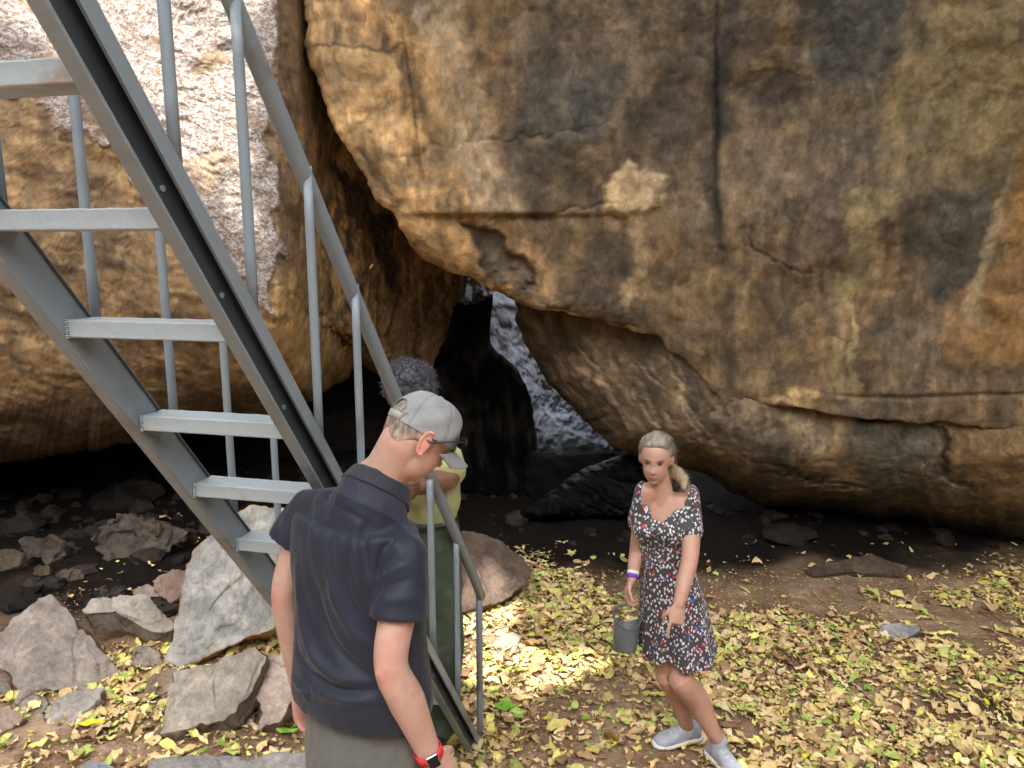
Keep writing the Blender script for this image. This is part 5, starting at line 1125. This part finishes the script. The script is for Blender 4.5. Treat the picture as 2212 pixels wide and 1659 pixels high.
for s_, c0, r0_, r1_ in ((sR, cR, .066, .081), (sL, cL, .064, .072)):
    d = nrm(c0 - s_); a_ = nrm(np.cross(d, mf)); b2 = np.cross(d, a_)
    b.ell(s_, a_ * r0_, b2 * r0_, d * r0_); b.loft([(s_, a_ * r0_, b2 * r0_), (s_ * .5 + c0 * .5, a_ * (r0_ + .008), b2 * (r0_ + .008)), (c0, a_ * r1_, b2 * r1_)], 10, 28)
ctr = Mn(379, 487, 2.08); cup = nrm(mf * .62 + np.array([0, 0, .78])); cs = nrm(np.cross(mf, cup)); cs = cs if cs @ mr > 0 else -cs
cfw = nrm(np.cross(cup, cs)); cfw = cfw if cfw @ mf > 0 else -cfw
b.loft([(M0 - (0, 0, .05), mr * .20, mf * .115), (M0 * .5 + ctr * .5 - mf * .01, mr * .135, mf * .11), (ctr - cup * .018, cs * .098, cfw * .108), (ctr, cs * .086, cfw * .096)], 14, 30)
V, N, F = remesh(b, .0062, 3)
# folds: long drapes across the back
def bk(u, v, Y=1.93): return Mn(u, v, Y)
def onb(pts):   # find the surface point nearest the pixel and facing the camera
    uu, vv = proj(V); o_ = []
    fac = ((V - _C) * N).sum(1) < 0
    for (u, v) in pts:
        d = np.hypot(uu - u, vv - v) + (~fac) * 1e3; k = np.argsort(d)[:8]; o_.append(V[k].mean(0))
    return o_
z5 = lambda x, y: ((640 + x / 3.16) * .4, (1400 + y / 3.16) * .4)
z4 = lambda x, y: ((640 + x / 2.765) * .4, (860 + y / 2.765) * .4)
FOLD = [([z4(400, 960), z4(470, 1060), z4(560, 1130), z4(700, 1190), z4(880, 1320)], .006, -.0045),
        ([z4(480, 1010), z4(430, 1150), z4(400, 1350), z4(390, 1600)], .018, .008), ([z4(560, 1110), z4(520, 1300), z4(520, 1600), z5(480, 300)], .02, -.008),
        ([z4(730, 1200), z4(700, 1300), z4(690, 1450), z4(730, 1640), z5(870, 230)], .013, .011), ([z4(770, 1220), z4(750, 1350), z4(760, 1500), z5(900, 150)], .014, -.010),
        ([z4(1110, 1290), z4(900, 1400), z4(850, 1540), z4(850, 1659), z5(930, 300)], .010, -.013), ([z4(1130, 1285), z4(960, 1400), z4(880, 1500)], .010, .010),
        ([z5(330, 60), z5(380, 400), z5(450, 700), z5(600, 900), z5(850, 990)], .022, .018), ([z5(430, 60), z5(500, 400), z5(600, 640), z5(760, 830), z5(940, 930)], .018, -.014),
        ([z5(560, 60), z5(640, 330), z5(760, 560), z5(900, 700)], .016, .013), ([z5(680, 60), z5(740, 300), z5(850, 500)], .016, -.012),
        ([z5(330, 700), z5(420, 880), z5(560, 980), z5(760, 1040), z5(960, 1010)], .013, -.016), ([z5(420, 1000), z5(560, 1060), z5(760, 1110), z5(980, 1100)], .018, .012),
        ([z5(300, 930), z5(400, 1040), z5(380, 1090)], .012, .014), ([z5(970, 180), z5(1060, 100), z5(1200, 30)], .010, .008), ([z5(960, 250), z5(1080, 200), z5(1230, 150)], .011, -.008),
        ([z5(1000, 330), z5(1150, 300), z5(1330, 280)], .016, .006), ([z5(930, 425), z5(1120, 470), z5(1380, 460)], .004, -.003),
        ([z4(250, 960), z4(200, 1060), z4(190, 1200)], .010, -.008), ([z4(200, 1150), z4(150, 1300)], .008, .007), ([z4(620, 830), z4(640, 900), z4(700, 960)], .02, .004)]
FL3 = [(onb(p), w_, a_) for p, w_, a_ in FOLD]
V = creases(V, N, FL3)
V = V + N * (.0045 * fbm(V * [1, 1, .45], 9, 3) + .0030 * (ridged(V * [1, 1, .4] + .05 * fbm(V, 4, 2)[:, None], 8, 2) - .4))[:, None]
uu, vv = proj(V); c = np.tile([.015, .019, .033], (len(V), 1))
yk = np.interp(uu, [295, 335, 390, 431, 447], [485, 493, 518, 552, 560]); yoke = (1 - sstep(vv - yk, -3, 2)) * (V[:, 2] > 1.3)
c = mix(c, (.038, .044, .070), yoke * .8); c = mix(c, (.006, .007, .011), np.exp(-((vv - yk) / .9) ** 2) * (V[:, 2] > 1.3) * .8)
meshobj("polo_shirt", V, F, M_NAVY, man, col=c)
# collar
V = []; n = 48
prof = [(.084, -.012), (.080, .014), (.082, .026), (.086, .028), (.091, .020), (.102, -.012), (.104, -.019), (.099, -.021)]
for r_, h_ in prof:
    for k in range(n):
        t = 2 * math.pi * k / n; e = 1.0; dz = -.012 * sstep(np.array([math.sin(t)]), .2, 1)[0]
        V.append(ctr + cs * r_ * e * math.cos(t) + cfw * r_ * 1.1 * math.sin(t) + cup * (h_ + dz + .001 * math.sin(t * 11)))
meshobj("collar", V, grid_faces(len(prof), n, True), M_NAVY, man, col=np.tile([.025, .026, .038], (len(V), 1)))
# shorts
b = Soup(); b.loft([(hem + (0, 0, .05), mr * .18, mf * .13), (hipc + (0, 0, .0), mr * .205, mf * .150), (hipc - (0, 0, .14), mr * .215, mf * .155)], 10, 30)
for sg in (1, -1):
    h0 = hipc + mr * .10 * sg - (0, 0, .05); b.limb([h0, h0 - (0, 0, .18) + mr * .012 * sg, h0 - (0, 0, .33) + mr * .02 * sg], [.105, .108, .112], 14, 24)
V, N, F = remesh(b, .007, 2); V = V + N * (.010 * fbm(V * [1, 1, .4], 8, 3) + .006 * ridged(V * [1, 1, .5], 6, 2, off=3))[:, None]
uu, vv = proj(V)
c = np.tile([.135, .135, .12], (len(V), 1)); meshobj("shorts", V, F, M_CLOTH, man, col=c)
for sg in (1, -1):
    h0 = hipc + mr * .095 * sg; s_ = Soup(); shoe(s_, [h0[0], h0[1], .435], mf + mr * .15 * sg, .28, .052); s_.limb([[h0[0], h0[1], .48], [h0[0], h0[1], .41]], [.05, .045], 5); V, N, F = remesh(s_, .008, 2)
    meshobj("shoe", V, F, M_SHOE, man)
# watch with a red strap
M_RED = m_flat("red_strap", (.75, .03, .045), .5, .05)
wx = nrm(wrR_ - elR_); wc = wrR_ - wx * .012; outw = nrm(np.array([.25, -.9, .35]) - (np.array([.25, -.9, .35]) @ wx) * wx)
wt = empty("wristwatch", wc, "square black wristwatch on a red strap round the man's right wrist", "watch")
band(wc, wx, .0375, .026, .0035, "strap", M_RED, wt, sdv=outw)
sdw = np.cross(wx, outw); cc0 = wc + outw * .041
m = MB(); m.box(cc0 - wx * .021 - sdw * .018 - outw * .003, wx * .042, sdw * .036, outw * .010); cs_ = m.obj("watch_case", m_flat("silver_case", (.6, .6, .62), .25, metal=1), wt, bevel=.004)
m = MB(); m.box(cc0 - wx * .0185 - sdw * .0155 + outw * .0072, wx * .037, sdw * .031, outw * .0016); m.obj("watch_glass", m_flat("black_glass", (.01, .01, .014), .12), cs_, bevel=.0006)

# final placing: each group is shrunk or enlarged about its own base to its real size and set at its place
for o_, k_ in ((stair, 1.2), (man, .9), (wt, .9), (sg_, .9), (gd, 1.135)):
    o_.scale = (k_, k_, k_); o_.location = tuple(_C + (np.array(o_.location) - _C) * k_)
